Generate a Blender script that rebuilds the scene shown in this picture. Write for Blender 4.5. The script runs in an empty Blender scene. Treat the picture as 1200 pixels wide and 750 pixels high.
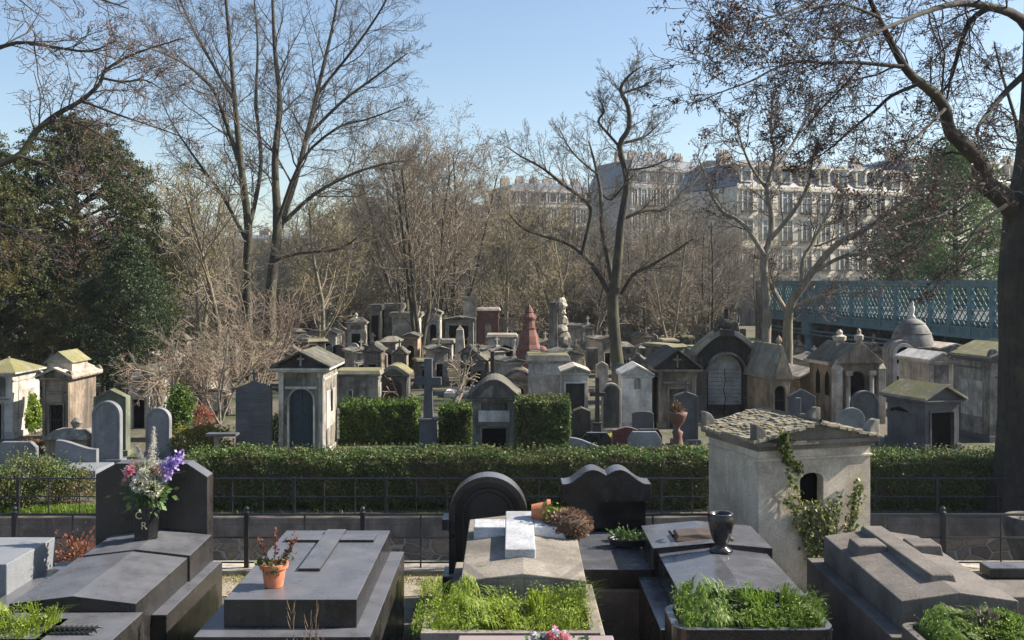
import bpy, math, random
import numpy as np
from mathutils import Vector, Matrix
R = math.radians
scene = bpy.context.scene
C = scene.collection

# ------------------------------------------------------------------ camera, sky, sun, exposure
EYE = 3.4                      # eye height above the near terrace
F = 1200.0                     # focal length in pixels of the 1200 px wide picture
HY = 330.0                     # horizon row
cam_d = bpy.data.cameras.new('camera')
cam = bpy.data.objects.new('camera', cam_d); C.objects.link(cam)
cam.location = (0, 0, EYE); cam.rotation_euler = (R(90), 0, 0)
cam_d.sensor_width = 36; cam_d.lens = 36; cam_d.shift_y = -45 / 1200
cam_d.clip_start = 0.1; cam_d.clip_end = 3000
scene.camera = cam

SUN = Vector((0.80, 0.13, 0.58)).normalized()
w = bpy.data.worlds.new('World'); scene.world = w; w.use_nodes = True
nt = w.node_tree
sky = nt.nodes.new('ShaderNodeTexSky'); sky.sky_type = 'NISHITA'; sky.sun_disc = False
sky.sun_elevation = math.asin(SUN.z); sky.sun_rotation = math.atan2(SUN.x, SUN.y)
sky.air_density = 1.0; sky.dust_density = 1.0; sky.ozone_density = 1.6
bg = nt.nodes['Background']; bg.inputs[1].default_value = 0.080
nt.links.new(sky.outputs[0], bg.inputs[0])
sd = bpy.data.lights.new('sun', 'SUN'); sd.energy = 5.0; sd.angle = R(0.6); sd.color = (1.0, 0.9, 0.76)
so = bpy.data.objects.new('sun', sd); C.objects.link(so)
so.rotation_euler = SUN.to_track_quat('Z', 'Y').to_euler()
scene.view_settings.view_transform = 'Standard'; scene.view_settings.look = 'None'
scene.view_settings.gamma = 1.0; scene.view_settings.exposure = 1.2
scene.render.engine = 'CYCLES'

GZ = -0.9                      # level of the burial ground beyond the avenue
AV = -2.15                     # level of the sunken avenue

def wx(px, D): return (px - 600.0) / F * D
def wz(py, D): return EYE - (py - HY) / F * D

# ------------------------------------------------------------------ materials
_m = {}
def newmat(name):
    m = bpy.data.materials.new(name); m.use_nodes = True
    b = m.node_tree.nodes['Principled BSDF']
    return m, m.node_tree, b
def N(t, k, **kw):
    n = t.nodes.new(k)
    for a, v in kw.items():
        if a.startswith('i_'): n.inputs[a[2:].replace('_', ' ')].default_value = v
        else: setattr(n, a, v)
    return n
def ramp(t, src, stops):
    n = t.nodes.new('ShaderNodeValToRGB'); e = n.color_ramp.elements
    while len(e) < len(stops): e.new(0.5)
    for k, (p, c) in enumerate(stops):
        e[k].position = p; e[k].color = (c[0], c[1], c[2], 1) if not isinstance(c, (int, float)) else (c, c, c, 1)
    t.links.new(src, n.inputs[0]); return n.outputs[0]
def mixc(t, f, a, b):
    n = t.nodes.new('ShaderNodeMix'); n.data_type = 'RGBA'
    for s, v in ((0, f), (6, a), (7, b)):
        if hasattr(v, 'links'): t.links.new(v, n.inputs[s])
        else: n.inputs[s].default_value = v if s == 0 else (v[0], v[1], v[2], 1)
    return n.outputs[2]
def coords(t, sc=(1, 1, 1)):
    tc = t.nodes.new('ShaderNodeTexCoord'); mp = t.nodes.new('ShaderNodeMapping')
    mp.inputs['Scale'].default_value = sc
    # offset by the object's own position so that neighbours never carry the same stains
    oi = t.nodes.new('ShaderNodeObjectInfo'); 
    ad = t.nodes.new('ShaderNodeVectorMath'); ad.operation = 'SCALE'; ad.inputs[3].default_value = 37.0
    cb = t.nodes.new('ShaderNodeCombineXYZ')
    for k in range(3): t.links.new(oi.outputs['Random'], cb.inputs[k])
    t.links.new(cb.outputs[0], ad.inputs[0])
    t.links.new(tc.outputs['Object'], mp.inputs[0])
    a2 = t.nodes.new('ShaderNodeVectorMath'); a2.operation = 'ADD'
    t.links.new(mp.outputs[0], a2.inputs[0]); t.links.new(ad.outputs[0], a2.inputs[1])
    return a2.outputs[0]
def noise(t, vec, sc, det=5, rough=.6):
    n = N(t, 'ShaderNodeTexNoise'); n.inputs['Scale'].default_value = sc
    n.inputs['Detail'].default_value = det; n.inputs['Roughness'].default_value = rough
    t.links.new(vec, n.inputs['Vector']); return n.outputs['Fac']
def bump(t, b, h, strength=.4, dist=.02):
    n = N(t, 'ShaderNodeBump'); n.inputs['Strength'].default_value = strength
    n.inputs['Distance'].default_value = dist
    t.links.new(h, n.inputs['Height']); t.links.new(n.outputs[0], b.inputs['Normal'])

def stone(name, col, dark=None, moss=0.0, streak=.5, rough=.85, sc=1.0, blocks=None, bumpd=.015, stain=.5, mosscol=(.10, .11, .035)):
    """weathered masonry: patchy tone, grime that runs down it, lichen and moss on upward faces"""
    if name in _m: return _m[name]
    dark = dark or tuple(c * .35 for c in col)
    m, t, b = newmat(name)
    v = coords(t)
    n1 = noise(t, v, 2.2 * sc, 6, .65)
    c1 = ramp(t, n1, [(.34, tuple(c * .6 for c in col)), (.5, col), (.66, tuple(min(1, c * 1.25) for c in col))])
    vs = coords(t, (2.6, 2.6, .35))
    n2 = noise(t, vs, 1.5 * sc, 7, .72)
    msk = noise(t, v, .7 * sc, 3, .6)
    pr = N(t, 'ShaderNodeMath', operation='MULTIPLY_ADD'); pr.inputs[1].default_value = .7; t.links.new(msk, pr.inputs[0]); t.links.new(n2, pr.inputs[2])
    f2 = ramp(t, pr.outputs[0], [(.86 - .1 * streak, 0.0), (1.08 - .1 * streak, min(1, streak * 1.1))])
    c2 = mixc(t, f2, c1, dark)
    n3 = noise(t, v, .9 * sc, 4, .7)
    f3 = ramp(t, n3, [(.50, 0.0), (.60, stain)])
    c3 = mixc(t, f3, c2, dark)
    n4 = noise(t, v, 40 * sc, 3, .6)
    f4 = ramp(t, n4, [(.35, .82), (.65, 1.12)])
    mul = N(t, 'ShaderNodeMix', data_type='RGBA', blend_type='MULTIPLY'); mul.inputs[0].default_value = 1
    t.links.new(c3, mul.inputs[6]); t.links.new(f4, mul.inputs[7]); out = mul.outputs[2]
    h = n4
    if blocks:
        br = N(t, 'ShaderNodeTexBrick'); br.inputs['Scale'].default_value = 1
        br.inputs['Brick Width'].default_value = blocks[0]; br.inputs['Row Height'].default_value = blocks[1]
        br.inputs['Mortar Size'].default_value = .006; br.inputs['Mortar Smooth'].default_value = .3
        tc = N(t, 'ShaderNodeTexCoord'); sx = N(t, 'ShaderNodeSeparateXYZ'); cx = N(t, 'ShaderNodeCombineXYZ')
        t.links.new(tc.outputs['Object'], sx.inputs[0])
        am = N(t, 'ShaderNodeMath', operation='ADD'); t.links.new(sx.outputs[0], am.inputs[0]); t.links.new(sx.outputs[1], am.inputs[1])
        t.links.new(am.outputs[0], cx.inputs[0]); t.links.new(sx.outputs[2], cx.inputs[1]); t.links.new(cx.outputs[0], br.inputs['Vector'])
        out = mixc(t, ramp(t, br.outputs['Fac'], [(0, 0.0), (1, .55)]), out, dark)
    if moss > 0:
        g = N(t, 'ShaderNodeNewGeometry'); sp = N(t, 'ShaderNodeSeparateXYZ'); t.links.new(g.outputs['Normal'], sp.inputs[0])
        up = ramp(t, sp.outputs[2], [(.3, 0.0), (.75, 1.0)])
        nm = ramp(t, noise(t, v, 5 * sc, 5, .7), [(.62 - .35 * moss, 0.0), (.72 - .2 * moss, 1.0)])
        mm = N(t, 'ShaderNodeMath', operation='MULTIPLY'); t.links.new(up, mm.inputs[0]); t.links.new(nm, mm.inputs[1])
        out = mixc(t, mm.outputs[0], out, mosscol)
    t.links.new(out, b.inputs['Base Color']); b.inputs['Roughness'].default_value = rough
    ad = N(t, 'ShaderNodeMath', operation='MULTIPLY_ADD'); ad.inputs[1].default_value = .5
    t.links.new(n4, ad.inputs[0]); t.links.new(n1, ad.inputs[2])
    bump(t, b, ad.outputs[0], .6, bumpd)
    _m[name] = m; return m

def granite(name, col, speck=(.25, .25, .27), rough=.22, amount=.5, dust=.12, sky_sheen=.42):
    if name in _m: return _m[name]
    m, t, b = newmat(name); v = coords(t)
    n = noise(t, v, 160, 2, .7)
    c = mixc(t, ramp(t, n, [(.52, 0.0), (.70, amount)]), col, speck)
    d = noise(t, v, 3.5, 7, .7)
    c = mixc(t, ramp(t, d, [(.42, 0.0), (.75, dust)]), c, (.30, .27, .22))
    d2 = noise(t, coords(t, (1, 1, 1)), 26, 3, .6)
    c = mixc(t, ramp(t, d2, [(.60, 0.0), (.72, dust * 1.2)]), c, (.33, .31, .27))
    ls = ramp(t, noise(t, coords(t, (7, 7, .5)), 1.4, 6, .7), [(.56, 0.0), (.74, .07)])
    c = mixc(t, ls, c, (.34, .33, .30))
    # sky reflection painted into the colour: upward faces turn pale and bluish
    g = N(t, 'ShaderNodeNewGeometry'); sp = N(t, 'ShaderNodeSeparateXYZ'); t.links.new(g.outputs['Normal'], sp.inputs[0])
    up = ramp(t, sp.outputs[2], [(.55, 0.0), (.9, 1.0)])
    mm = N(t, 'ShaderNodeMath', operation='MULTIPLY'); t.links.new(up, mm.inputs[0]); t.links.new(ramp(t, d, [(.3, sky_sheen * .6), (.7, sky_sheen)]), mm.inputs[1])
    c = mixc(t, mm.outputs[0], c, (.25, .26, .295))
    t.links.new(c, b.inputs['Base Color'])
    rr = ramp(t, d, [(.3, rough * .7), (.75, rough + .28)])
    t.links.new(rr, b.inputs['Roughness'])
    bump(t, b, n, .15, .001)
    _m[name] = m; return m

def plain(name, col, rough=.6, metal=0, var=.25, sc=8, bd=.004):
    if name in _m: return _m[name]
    m, t, b = newmat(name); v = coords(t)
    n = noise(t, v, sc, 5, .65)
    c = ramp(t, n, [(.3, tuple(x * (1 - var) for x in col)), (.7, tuple(min(1, x * (1 + var)) for x in col))])
    t.links.new(c, b.inputs['Base Color']); b.inputs['Roughness'].default_value = rough; b.inputs['Metallic'].default_value = metal
    bump(t, b, n, .4, bd)
    _m[name] = m; return m

def leaf(name, cols, trans=.35, rough=.55, patch=None, psc=1.2):
    """small leaves: every leaf a tone of its own, some light passes through"""
    if name in _m: return _m[name]
    m, t, b = newmat(name)
    g = N(t, 'ShaderNodeNewGeometry')
    k = len(cols)
    c = ramp(t, g.outputs['Random Per Island'], [(i / max(1, k - 1), cols[i]) for i in range(k)])
    if patch:
        f = ramp(t, noise(t, coords(t), psc, 3, .6), [(.45, 0.0), (.62, .75)])
        c = mixc(t, f, c, patch)
    t.links.new(c, b.inputs['Base Color']); b.inputs['Roughness'].default_value = rough
    b.inputs['Specular IOR Level'].default_value = .35
    if trans:
        tr = N(t, 'ShaderNodeBsdfTranslucent'); t.links.new(c, tr.inputs[0])
        mx = N(t, 'ShaderNodeMixShader'); mx.inputs[0].default_value = trans
        t.links.new(b.outputs[0], mx.inputs[1]); t.links.new(tr.outputs[0], mx.inputs[2])
        t.links.new(mx.outputs[0], t.nodes['Material Output'].inputs[0])
    _m[name] = m; return m

def bark(name, col, dark, moss=None, sc=1.0):
    if name in _m: return _m[name]
    m, t, b = newmat(name)
    v = coords(t, (1, 1, .25)); v2 = coords(t)
    n = noise(t, v, 9 * sc, 6, .7)
    c = ramp(t, n, [(.35, dark), (.62, col)])
    if moss:
        c = mixc(t, ramp(t, noise(t, v2, 1.1 * sc, 4, .7), [(.46, 0.0), (.64, .7)]), c, moss)
    t.links.new(c, b.inputs['Base Color']); b.inputs['Roughness'].default_value = .9
    bump(t, b, n, .7, .03)
    _m[name] = m; return m

# ------------------------------------------------------------------ mesh helpers
class MB:
    def __init__(s): s.v = []; s.f = []
    def add(s, vs, fs):
        o = len(s.v); s.v += [tuple(p) for p in vs]; s.f += [tuple(i + o for i in f) for f in fs]; return s
    def box(s, x0, x1, y0, y1, z0, z1):
        return s.add([(x0, y0, z0), (x1, y0, z0), (x1, y1, z0), (x0, y1, z0), (x0, y0, z1), (x1, y0, z1), (x1, y1, z1), (x0, y1, z1)],
                     [(0, 3, 2, 1), (4, 5, 6, 7), (0, 1, 5, 4), (1, 2, 6, 5), (2, 3, 7, 6), (3, 0, 4, 7)])
    def taper(s, x0, x1, y0, y1, z0, z1, dx, dy=None):
        dy = dx if dy is None else dy
        return s.add([(x0, y0, z0), (x1, y0, z0), (x1, y1, z0), (x0, y1, z0), (x0 + dx, y0 + dy, z1), (x1 - dx, y0 + dy, z1), (x1 - dx, y1 - dy, z1), (x0 + dx, y1 - dy, z1)],
                     [(0, 3, 2, 1), (4, 5, 6, 7), (0, 1, 5, 4), (1, 2, 6, 5), (2, 3, 7, 6), (3, 0, 4, 7)])
    def prism(s, pts, y0, y1):          # outline in x,z (counter-clockwise seen from the front), pushed from y0 to y1
        n = len(pts)
        vs = [(x, y0, z) for x, z in pts] + [(x, y1, z) for x, z in pts]
        fs = [tuple(range(n)), tuple(range(2 * n - 1, n - 1, -1))] + [(i, i + n, (i + 1) % n + n, (i + 1) % n) for i in range(n)]
        return s.add(vs, fs)
    def prism_z(s, pts, z0, z1):
        n = len(pts)
        vs = [(x, y, z0) for x, y in pts] + [(x, y, z1) for x, y in pts]
        fs = [tuple(range(n - 1, -1, -1)), tuple(range(n, 2 * n))] + [(i, (i + 1) % n, (i + 1) % n + n, i + n) for i in range(n)]
        return s.add(vs, fs)
    def prism_yz(s, pts, x0, x1):
        n = len(pts)
        vs = [(x0, y, z) for y, z in pts] + [(x1, y, z) for y, z in pts]
        fs = [tuple(range(n - 1, -1, -1)), tuple(range(n, 2 * n))] + [(i, (i + 1) % n, (i + 1) % n + n, i + n) for i in range(n)]
        return s.add(vs, fs)
    def band(s, outer, inner, y0, y1):  # strip between two open outlines of equal length
        n = len(outer)
        vs = [(x, y0, z) for x, z in outer] + [(x, y0, z) for x, z in inner] + [(x, y1, z) for x, z in outer] + [(x, y1, z) for x, z in inner]
        fs = []
        for i in range(n - 1):
            fs += [(i, i + 1, n + i + 1, n + i), (2 * n + i, 3 * n + i, 3 * n + i + 1, 2 * n + i + 1),
                   (i, 2 * n + i, 2 * n + i + 1, i + 1), (n + i, n + i + 1, 3 * n + i + 1, 3 * n + i)]
        fs += [(0, n, 3 * n, 2 * n), (n - 1, 3 * n - 1, 4 * n - 1, 2 * n - 1)]
        return s.add(vs, fs)
    def lathe(s, prof, cx=0, cy=0, n=20, ang=2 * math.pi, rot=0):
        m = len(prof); vs = []
        for i in range(n):
            a = rot + ang * i / n
            for r, z in prof: vs.append((cx + r * math.cos(a), cy + r * math.sin(a), z))
        fs = []
        for i in range(n):
            j = (i + 1) % n
            for k in range(m - 1): fs.append((i * m + k, j * m + k, j * m + k + 1, i * m + k + 1))
        fs.append(tuple(i * m + m - 1 for i in range(n))); fs.append(tuple(i * m for i in range(n - 1, -1, -1)))
        return s.add(vs, fs)
    def ball(s, c, r, n=10, m=7, sq=(1, 1, 1)):
        vs = [(c[0], c[1], c[2] - r * sq[2])]
        for k in range(1, m):
            th = math.pi * k / m
            for i in range(n):
                a = 2 * math.pi * i / n
                vs.append((c[0] + r * sq[0] * math.sin(th) * math.cos(a), c[1] + r * sq[1] * math.sin(th) * math.sin(a), c[2] - r * sq[2] * math.cos(th)))
        vs.append((c[0], c[1], c[2] + r * sq[2]))
        fs = [(0, 1 + (i + 1) % n, 1 + i) for i in range(n)]
        for k in range(m - 2):
            for i in range(n):
                a = 1 + k * n; fs.append((a + i, a + (i + 1) % n, a + n + (i + 1) % n, a + n + i))
        L = len(vs) - 1; a = 1 + (m - 2) * n
        fs += [(a + i, a + (i + 1) % n, L) for i in range(n)]
        return s.add(vs, fs)
    def tube(s, pts, rad, n=8):
        rs = rad if isinstance(rad, (list, tuple)) else [rad] * len(pts)
        v, q = tubes([(pts, rs)], n)
        return s.add([tuple(p) for p in v], [tuple(f) for f in q] )
    def build(s, name, mat, parent=None, bevel=0.0, smooth=False, seg=2, jit=0.0, seed=0):
        me = bpy.data.meshes.new(name)
        vs = s.v
        if jit:
            rr = random.Random(seed)
            d = {}
            vs = []
            for p in s.v:
                k = (round(p[0], 4), round(p[1], 4), round(p[2], 4))
                if k not in d: d[k] = tuple(c + rr.uniform(-jit, jit) for c in p)
                vs.append(d[k])
        me.from_pydata(vs, [], s.f); me.materials.append(mat)
        if smooth: me.polygons.foreach_set('use_smooth', [True] * len(me.polygons))
        o = bpy.data.objects.new(name, me); C.objects.link(o)
        if parent: o.parent = parent
        if bevel:
            b = o.modifiers.new('bevel', 'BEVEL'); b.width = bevel; b.segments = seg; b.limit_method = 'ANGLE'; b.angle_limit = R(32)
            b.use_clamp_overlap = True
        return o

def fast(name, v, q, mat, parent=None, smooth=False, k=4):
    me = bpy.data.meshes.new(name); v = np.asarray(v, dtype=np.float32); q = np.asarray(q, dtype=np.int32)
    me.vertices.add(len(v)); me.vertices.foreach_set('co', v.ravel())
    me.loops.add(q.size); me.loops.foreach_set('vertex_index', q.ravel())
    me.polygons.add(len(q)); me.polygons.foreach_set('loop_start', np.arange(0, q.size, k, dtype=np.int32))
    me.polygons.foreach_set('loop_total', np.full(len(q), k, dtype=np.int32))
    if smooth: me.polygons.foreach_set('use_smooth', np.ones(len(q), dtype=bool))
    me.materials.append(mat); me.update(calc_edges=True); me.validate()
    o = bpy.data.objects.new(name, me); C.objects.link(o)
    if parent: o.parent = parent
    return o

def tubes(polys, k=3):
    P = np.concatenate([np.asarray(p, dtype=float) for p, _ in polys]); RR = np.concatenate([np.asarray(r, dtype=float) for _, r in polys])
    ln = np.array([len(p) for p, _ in polys]); st = np.concatenate([[0], np.cumsum(ln)[:-1]]); n = len(P)
    pid = np.repeat(np.arange(len(polys)), ln)
    T = np.zeros_like(P)
    same = pid[1:] == pid[:-1]
    d = (P[1:] - P[:-1]) * same[:, None]
    T[:-1] += d; T[1:] += d
    T /= np.linalg.norm(T, axis=1)[:, None] + 1e-12
    t0 = T[st]; ref = np.where(np.abs(t0[:, 2:3]) > .8, np.array([[1., 0, 0]]), np.array([[0., 0, 1.]]))[pid]
    U = np.cross(T, ref); U /= np.linalg.norm(U, axis=1)[:, None] + 1e-12
    W = np.cross(T, U)
    a = np.arange(k) * 2 * math.pi / k
    V = P[:, None, :] + RR[:, None, None] * (np.cos(a)[None, :, None] * U[:, None, :] + np.sin(a)[None, :, None] * W[:, None, :])
    i0 = np.nonzero(same)[0]
    j = np.arange(k); jn = (j + 1) % k
    Q = np.stack([i0[:, None] * k + j, i0[:, None] * k + jn, (i0[:, None] + 1) * k + jn, (i0[:, None] + 1) * k + j], axis=2).reshape(-1, 4)
    return V.reshape(-1, 3), Q

def leaves(cent, size, seed=0, aspect=.55, up=0.0, squash=1.0):
    rng = np.random.default_rng(seed); cent = np.asarray(cent, dtype=float); n = len(cent)
    a = rng.normal(size=(n, 3)); a[:, 2] *= squash; a /= np.linalg.norm(a, axis=1)[:, None]
    b = rng.normal(size=(n, 3)); b[:, 2] += up; b = np.cross(a, b); b /= np.linalg.norm(b, axis=1)[:, None] + 1e-9
    s = (size * rng.uniform(.6, 1.3, n))[:, None] if np.isscalar(size) else np.asarray(size)[:, None]
    V = np.stack([cent - a * s, cent + b * s * aspect, cent + a * s, cent - b * s * aspect], axis=1).reshape(-1, 3)
    Q = np.arange(4 * n).reshape(-1, 4)
    return V, Q

def blades(roots, h, w_, lean, seed=0):
    """grass blades: a bent strip that narrows to a tip"""
    rng = np.random.default_rng(seed); r = np.asarray(roots, dtype=float); n = len(r)
    az = rng.uniform(0, 2 * math.pi, n); dr = np.stack([np.cos(az), np.sin(az), np.zeros(n)], 1)
    sd_ = np.stack([-np.sin(az), np.cos(az), np.zeros(n)], 1)
    H = (h * rng.uniform(.45, 1.15, n))[:, None]; L = (lean * rng.uniform(.1, 1.2, n))[:, None] * H
    upv = np.array([[0, 0, 1.]])
    p0 = r; p1 = r + upv * H * .55 + dr * L * .3; p2 = r + upv * H * .85 + dr * L * .75; p3 = r + upv * H * .92 + dr * L * 1.25
    W = w_ * rng.uniform(.6, 1.2, n)[:, None]
    V = np.stack([p0 - sd_ * W, p0 + sd_ * W, p1 - sd_ * W * .9, p1 + sd_ * W * .9, p2 - sd_ * W * .6, p2 + sd_ * W * .6, p3 - sd_ * W * .1, p3 + sd_ * W * .1], 1).reshape(-1, 3)
    b = (np.arange(n) * 8)[:, None, None]
    Q = (b + np.array([[0, 1, 3, 2], [2, 3, 5, 4], [4, 5, 7, 6]])[None]).reshape(-1, 4)
    return V, Q

_labels = set()
def tag(o, label, cat, group=None, kind=None):
    if label in _labels and not group: print('DUP LABEL', label)
    _labels.add(label)
    o['label'] = label; o['category'] = cat
    if group: o['group'] = group
    if kind: o['kind'] = kind
    return o
def thing(name, label, cat, loc=(0, 0, 0), rz=0.0, group=None):
    o = bpy.data.objects.new(name, None); C.objects.link(o); o.empty_display_size = .2
    o.location = loc; o.rotation_euler = (0, 0, rz)
    return tag(o, label, cat, group)
def copy_thing(src, loc, rz=0, sc=1.0, label=None):
    c = src.copy(); C.objects.link(c); c.location = loc; c.rotation_euler = (0, 0, rz); c.scale = (sc, sc, sc) if isinstance(sc, (int, float)) else sc
    if label: c['label'] = label
    for ch in list(src.children):
        k = ch.copy(); C.objects.link(k); k.parent = c
        for g in list(ch.children):
            h = g.copy(); C.objects.link(h); h.parent = k
    return c
def struct(o): o['kind'] = 'structure'; return o
def arc(cx, cz, r, a0, a1, n, rz=None):
    rz = rz or r
    return [(cx + r * math.cos(a0 + (a1 - a0) * i / n), cz + rz * math.sin(a0 + (a1 - a0) * i / n)) for i in range(n + 1)]
PI = math.pi

# ------------------------------------------------------------------ shared materials
LIME = stone('limestone_pale', (.46, .41, .34), (.12, .105, .09), moss=.25, streak=.5, stain=.4)
LIME2 = stone('limestone_grey', (.26, .24, .205), (.045, .042, .038), moss=.3, streak=.8, stain=.65)
LIME3 = stone('limestone_brown', (.27, .215, .16), (.06, .05, .042), moss=.25, streak=.8)
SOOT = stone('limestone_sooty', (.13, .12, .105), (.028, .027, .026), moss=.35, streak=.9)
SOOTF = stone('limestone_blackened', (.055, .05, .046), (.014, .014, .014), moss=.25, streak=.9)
OCHRE = stone('limestone_ochre', (.36, .28, .19), (.10, .08, .06), moss=.2, streak=.6)
BONE = stone('limestone_bone', (.52, .49, .43), (.14, .13, .115), moss=.1, streak=.7, stain=.45)
WHITE = stone('marble_white', (.58, .56, .52), (.24, .22, .19), moss=0, streak=.4, stain=.25)
BLUEG = stone('granite_blue_grey', (.19, .20, .215), (.10, .105, .11), moss=0, streak=.3, stain=.2, rough=.55)
SLATE = stone('slate_grey_stone', (.085, .09, .10), (.05, .052, .058), moss=.05, streak=.4, stain=.3, rough=.7)
MOSSY = stone('mossy_roof_stone', (.27, .25, .20), (.09, .085, .07), moss=.75, streak=.6, mosscol=(.17, .16, .05))
GREENST = stone('algae_green_stone', (.13, .145, .105), (.05, .06, .042), moss=.4, streak=.6)
REDST = stone('red_sandstone', (.17, .075, .062), (.06, .03, .027), moss=.05, streak=.5)
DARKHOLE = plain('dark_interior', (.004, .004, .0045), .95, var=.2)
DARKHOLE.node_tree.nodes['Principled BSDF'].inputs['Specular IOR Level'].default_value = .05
IRON = plain('black_painted_iron', (.018, .02, .024), .38, .0, .3, 20)
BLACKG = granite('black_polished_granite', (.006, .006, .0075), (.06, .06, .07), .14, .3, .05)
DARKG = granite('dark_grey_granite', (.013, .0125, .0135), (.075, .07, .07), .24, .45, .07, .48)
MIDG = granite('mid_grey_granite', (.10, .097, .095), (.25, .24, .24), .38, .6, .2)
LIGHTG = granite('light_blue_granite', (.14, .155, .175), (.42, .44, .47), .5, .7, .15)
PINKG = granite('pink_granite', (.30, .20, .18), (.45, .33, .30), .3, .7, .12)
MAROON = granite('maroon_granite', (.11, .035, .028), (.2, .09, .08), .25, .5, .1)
TERRA = plain('terracotta', (.46, .16, .08), .8, 0, .22, 14)
TEAL = plain('teal_bridge_paint', (.095, .195, .215), .55, 0, .35, 3)
TEALDOOR = plain('weathered_blue_door_paint', (.014, .034, .05), .6, 0, .4, 9)

# ------------------------------------------------------------------ ground
def sheet(name, x0, x1, y0, y1, z, mat, nx=1, ny=1, amp=0, seed=1):
    xs = np.linspace(x0, x1, nx + 1); ys = np.linspace(y0, y1, ny + 1)
    X, Y = np.meshgrid(xs, ys); rng = np.random.default_rng(seed)
    Zs = np.full_like(X, z) + (rng.uniform(-amp, amp, X.shape) if amp else 0)
    V = np.stack([X, Y, Zs], 2).reshape(-1, 3)
    i = np.arange(nx * ny); r = i // nx; c = i % nx; a = r * (nx + 1) + c
    Q = np.stack([a, a + 1, a + nx + 2, a + nx + 1], 1)
    return struct(fast(name, V, Q, mat, smooth=True))

def groundmat(name, base, second, third, s1, s2, th=.5, fine=30, sharp=.08):
    m, t, b = newmat(name); v = N(t, 'ShaderNodeTexCoord').outputs['Object']
    n1 = noise(t, v, s1, 6, .7); n2 = noise(t, v, s2, 5, .7); n3 = noise(t, v, fine, 4, .7)
    c = mixc(t, ramp(t, n1, [(th - sharp, 0.0), (th + sharp, 1.0)]), base, second)
    c = mixc(t, ramp(t, n2, [(.52, 0.0), (.66, .8)]), c, third)
    mul = N(t, 'ShaderNodeMix', data_type='RGBA', blend_type='MULTIPLY'); mul.inputs[0].default_value = 1
    t.links.new(c, mul.inputs[6]); t.links.new(ramp(t, n3, [(.3, .65), (.7, 1.3)]), mul.inputs[7])
    t.links.new(mul.outputs[2], b.inputs['Base Color']); b.inputs['Roughness'].default_value = .92
    bump(t, b, n3, .7, .03); return m
terr_m = groundmat('terrace_earth', (.09, .08, .068), (.14, .12, .095), (.07, .09, .025), 1.3, 3.0, .52)
av_m = groundmat('avenue_cobbles_dust', (.14, .13, .12), (.20, .18, .155), (.10, .095, .08), .8, 5, .5)
far_m = groundmat('burial_ground_soil', (.10, .085, .065), (.05, .065, .02), (.15, .13, .10), .35, .9, .52, 14)
sheet('terrace_ground', -60, 60, -40, 12.16, 0.0, terr_m, 200, 90, .006)
sheet('avenue', -80, 80, 12.2, 18.55, AV, av_m)
sheet('burial_ground', -700, 700, 18.75, 1400, GZ, far_m, 60, 60, 0)
path_m = groundmat('sandy_path', (.34, .29, .22), (.27, .23, .18), (.14, .15, .05), 2, 5, .5)
sheet('path', -60, 60, 11.05, 11.78, .006, path_m)
# earth bank behind the terrace edge
mb = MB(); mb.box(-60, 60, 12.17, 12.32, AV - .2, -.02)
tag(mb.build('retaining_wall', LIME2), 'stone retaining wall holding up the near terrace under the front railing', 'wall')
mb = MB(); mb.box(-60, 60, 11.86, 12.30, -.06, .05)
kerb = struct(mb.build('kerb', LIME, bevel=.01))

# rubble wall on the far side of the sunken avenue
def rubble(name):
    m, t, b = newmat(name); v = N(t, 'ShaderNodeTexCoord').outputs['Object']
    mp = N(t, 'ShaderNodeMapping'); mp.inputs['Scale'].default_value = (1, 1, 1.5); t.links.new(v, mp.inputs[0])
    nn = N(t, 'ShaderNodeTexNoise'); nn.inputs['Scale'].default_value = 3; t.links.new(mp.outputs[0], nn.inputs[0])
    mx = N(t, 'ShaderNodeMix', data_type='VECTOR'); mx.inputs[0].default_value = .12
    t.links.new(mp.outputs[0], mx.inputs[4]); t.links.new(nn.outputs['Color'], mx.inputs[5])
    vo = N(t, 'ShaderNodeTexVoronoi', feature='DISTANCE_TO_EDGE'); vo.inputs['Scale'].default_value = 3.2; t.links.new(mx.outputs[1], vo.inputs['Vector'])
    vc = N(t, 'ShaderNodeTexVoronoi'); vc.inputs['Scale'].default_value = 3.2; t.links.new(mx.outputs[1], vc.inputs['Vector'])
    sp = N(t, 'ShaderNodeSeparateColor'); t.links.new(vc.outputs['Color'], sp.inputs[0])
    c = ramp(t, sp.outputs[0], [(.1, (.15, .125, .10)), (.5, (.24, .21, .17)), (.9, (.30, .22, .15))])
    c = mixc(t, ramp(t, noise(t, v, 14, 5, .7), [(.4, 0.0), (.7, .6)]), c, (.07, .062, .052))
    e = ramp(t, vo.outputs['Distance'], [(.02, 0.0), (.09, 1.0)])
    c = mixc(t, e, (.34, .31, .27), c)
    t.links.new(c, b.inputs['Base Color']); b.inputs['Roughness'].default_value = .95
    bump(t, b, e, 1.0, .04); return m
wt = thing('stone_wall', 'long rubble stone wall with smooth coping beyond the sunken avenue', 'wall', (0, 18.6, 0))
MB().box(-80, 80, 0, .3, AV - .2, GZ - .32).build('rubble_face', rubble('rubble_stone'), wt)
MB().box(-80, 80, -.05, .3, GZ - .32, GZ + .02).build('coping', stone('coping_stone', (.19, .165, .14), (.07, .06, .055), moss=.2, streak=.5, blocks=(1.2, 1.0)), wt, bevel=.012)

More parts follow.
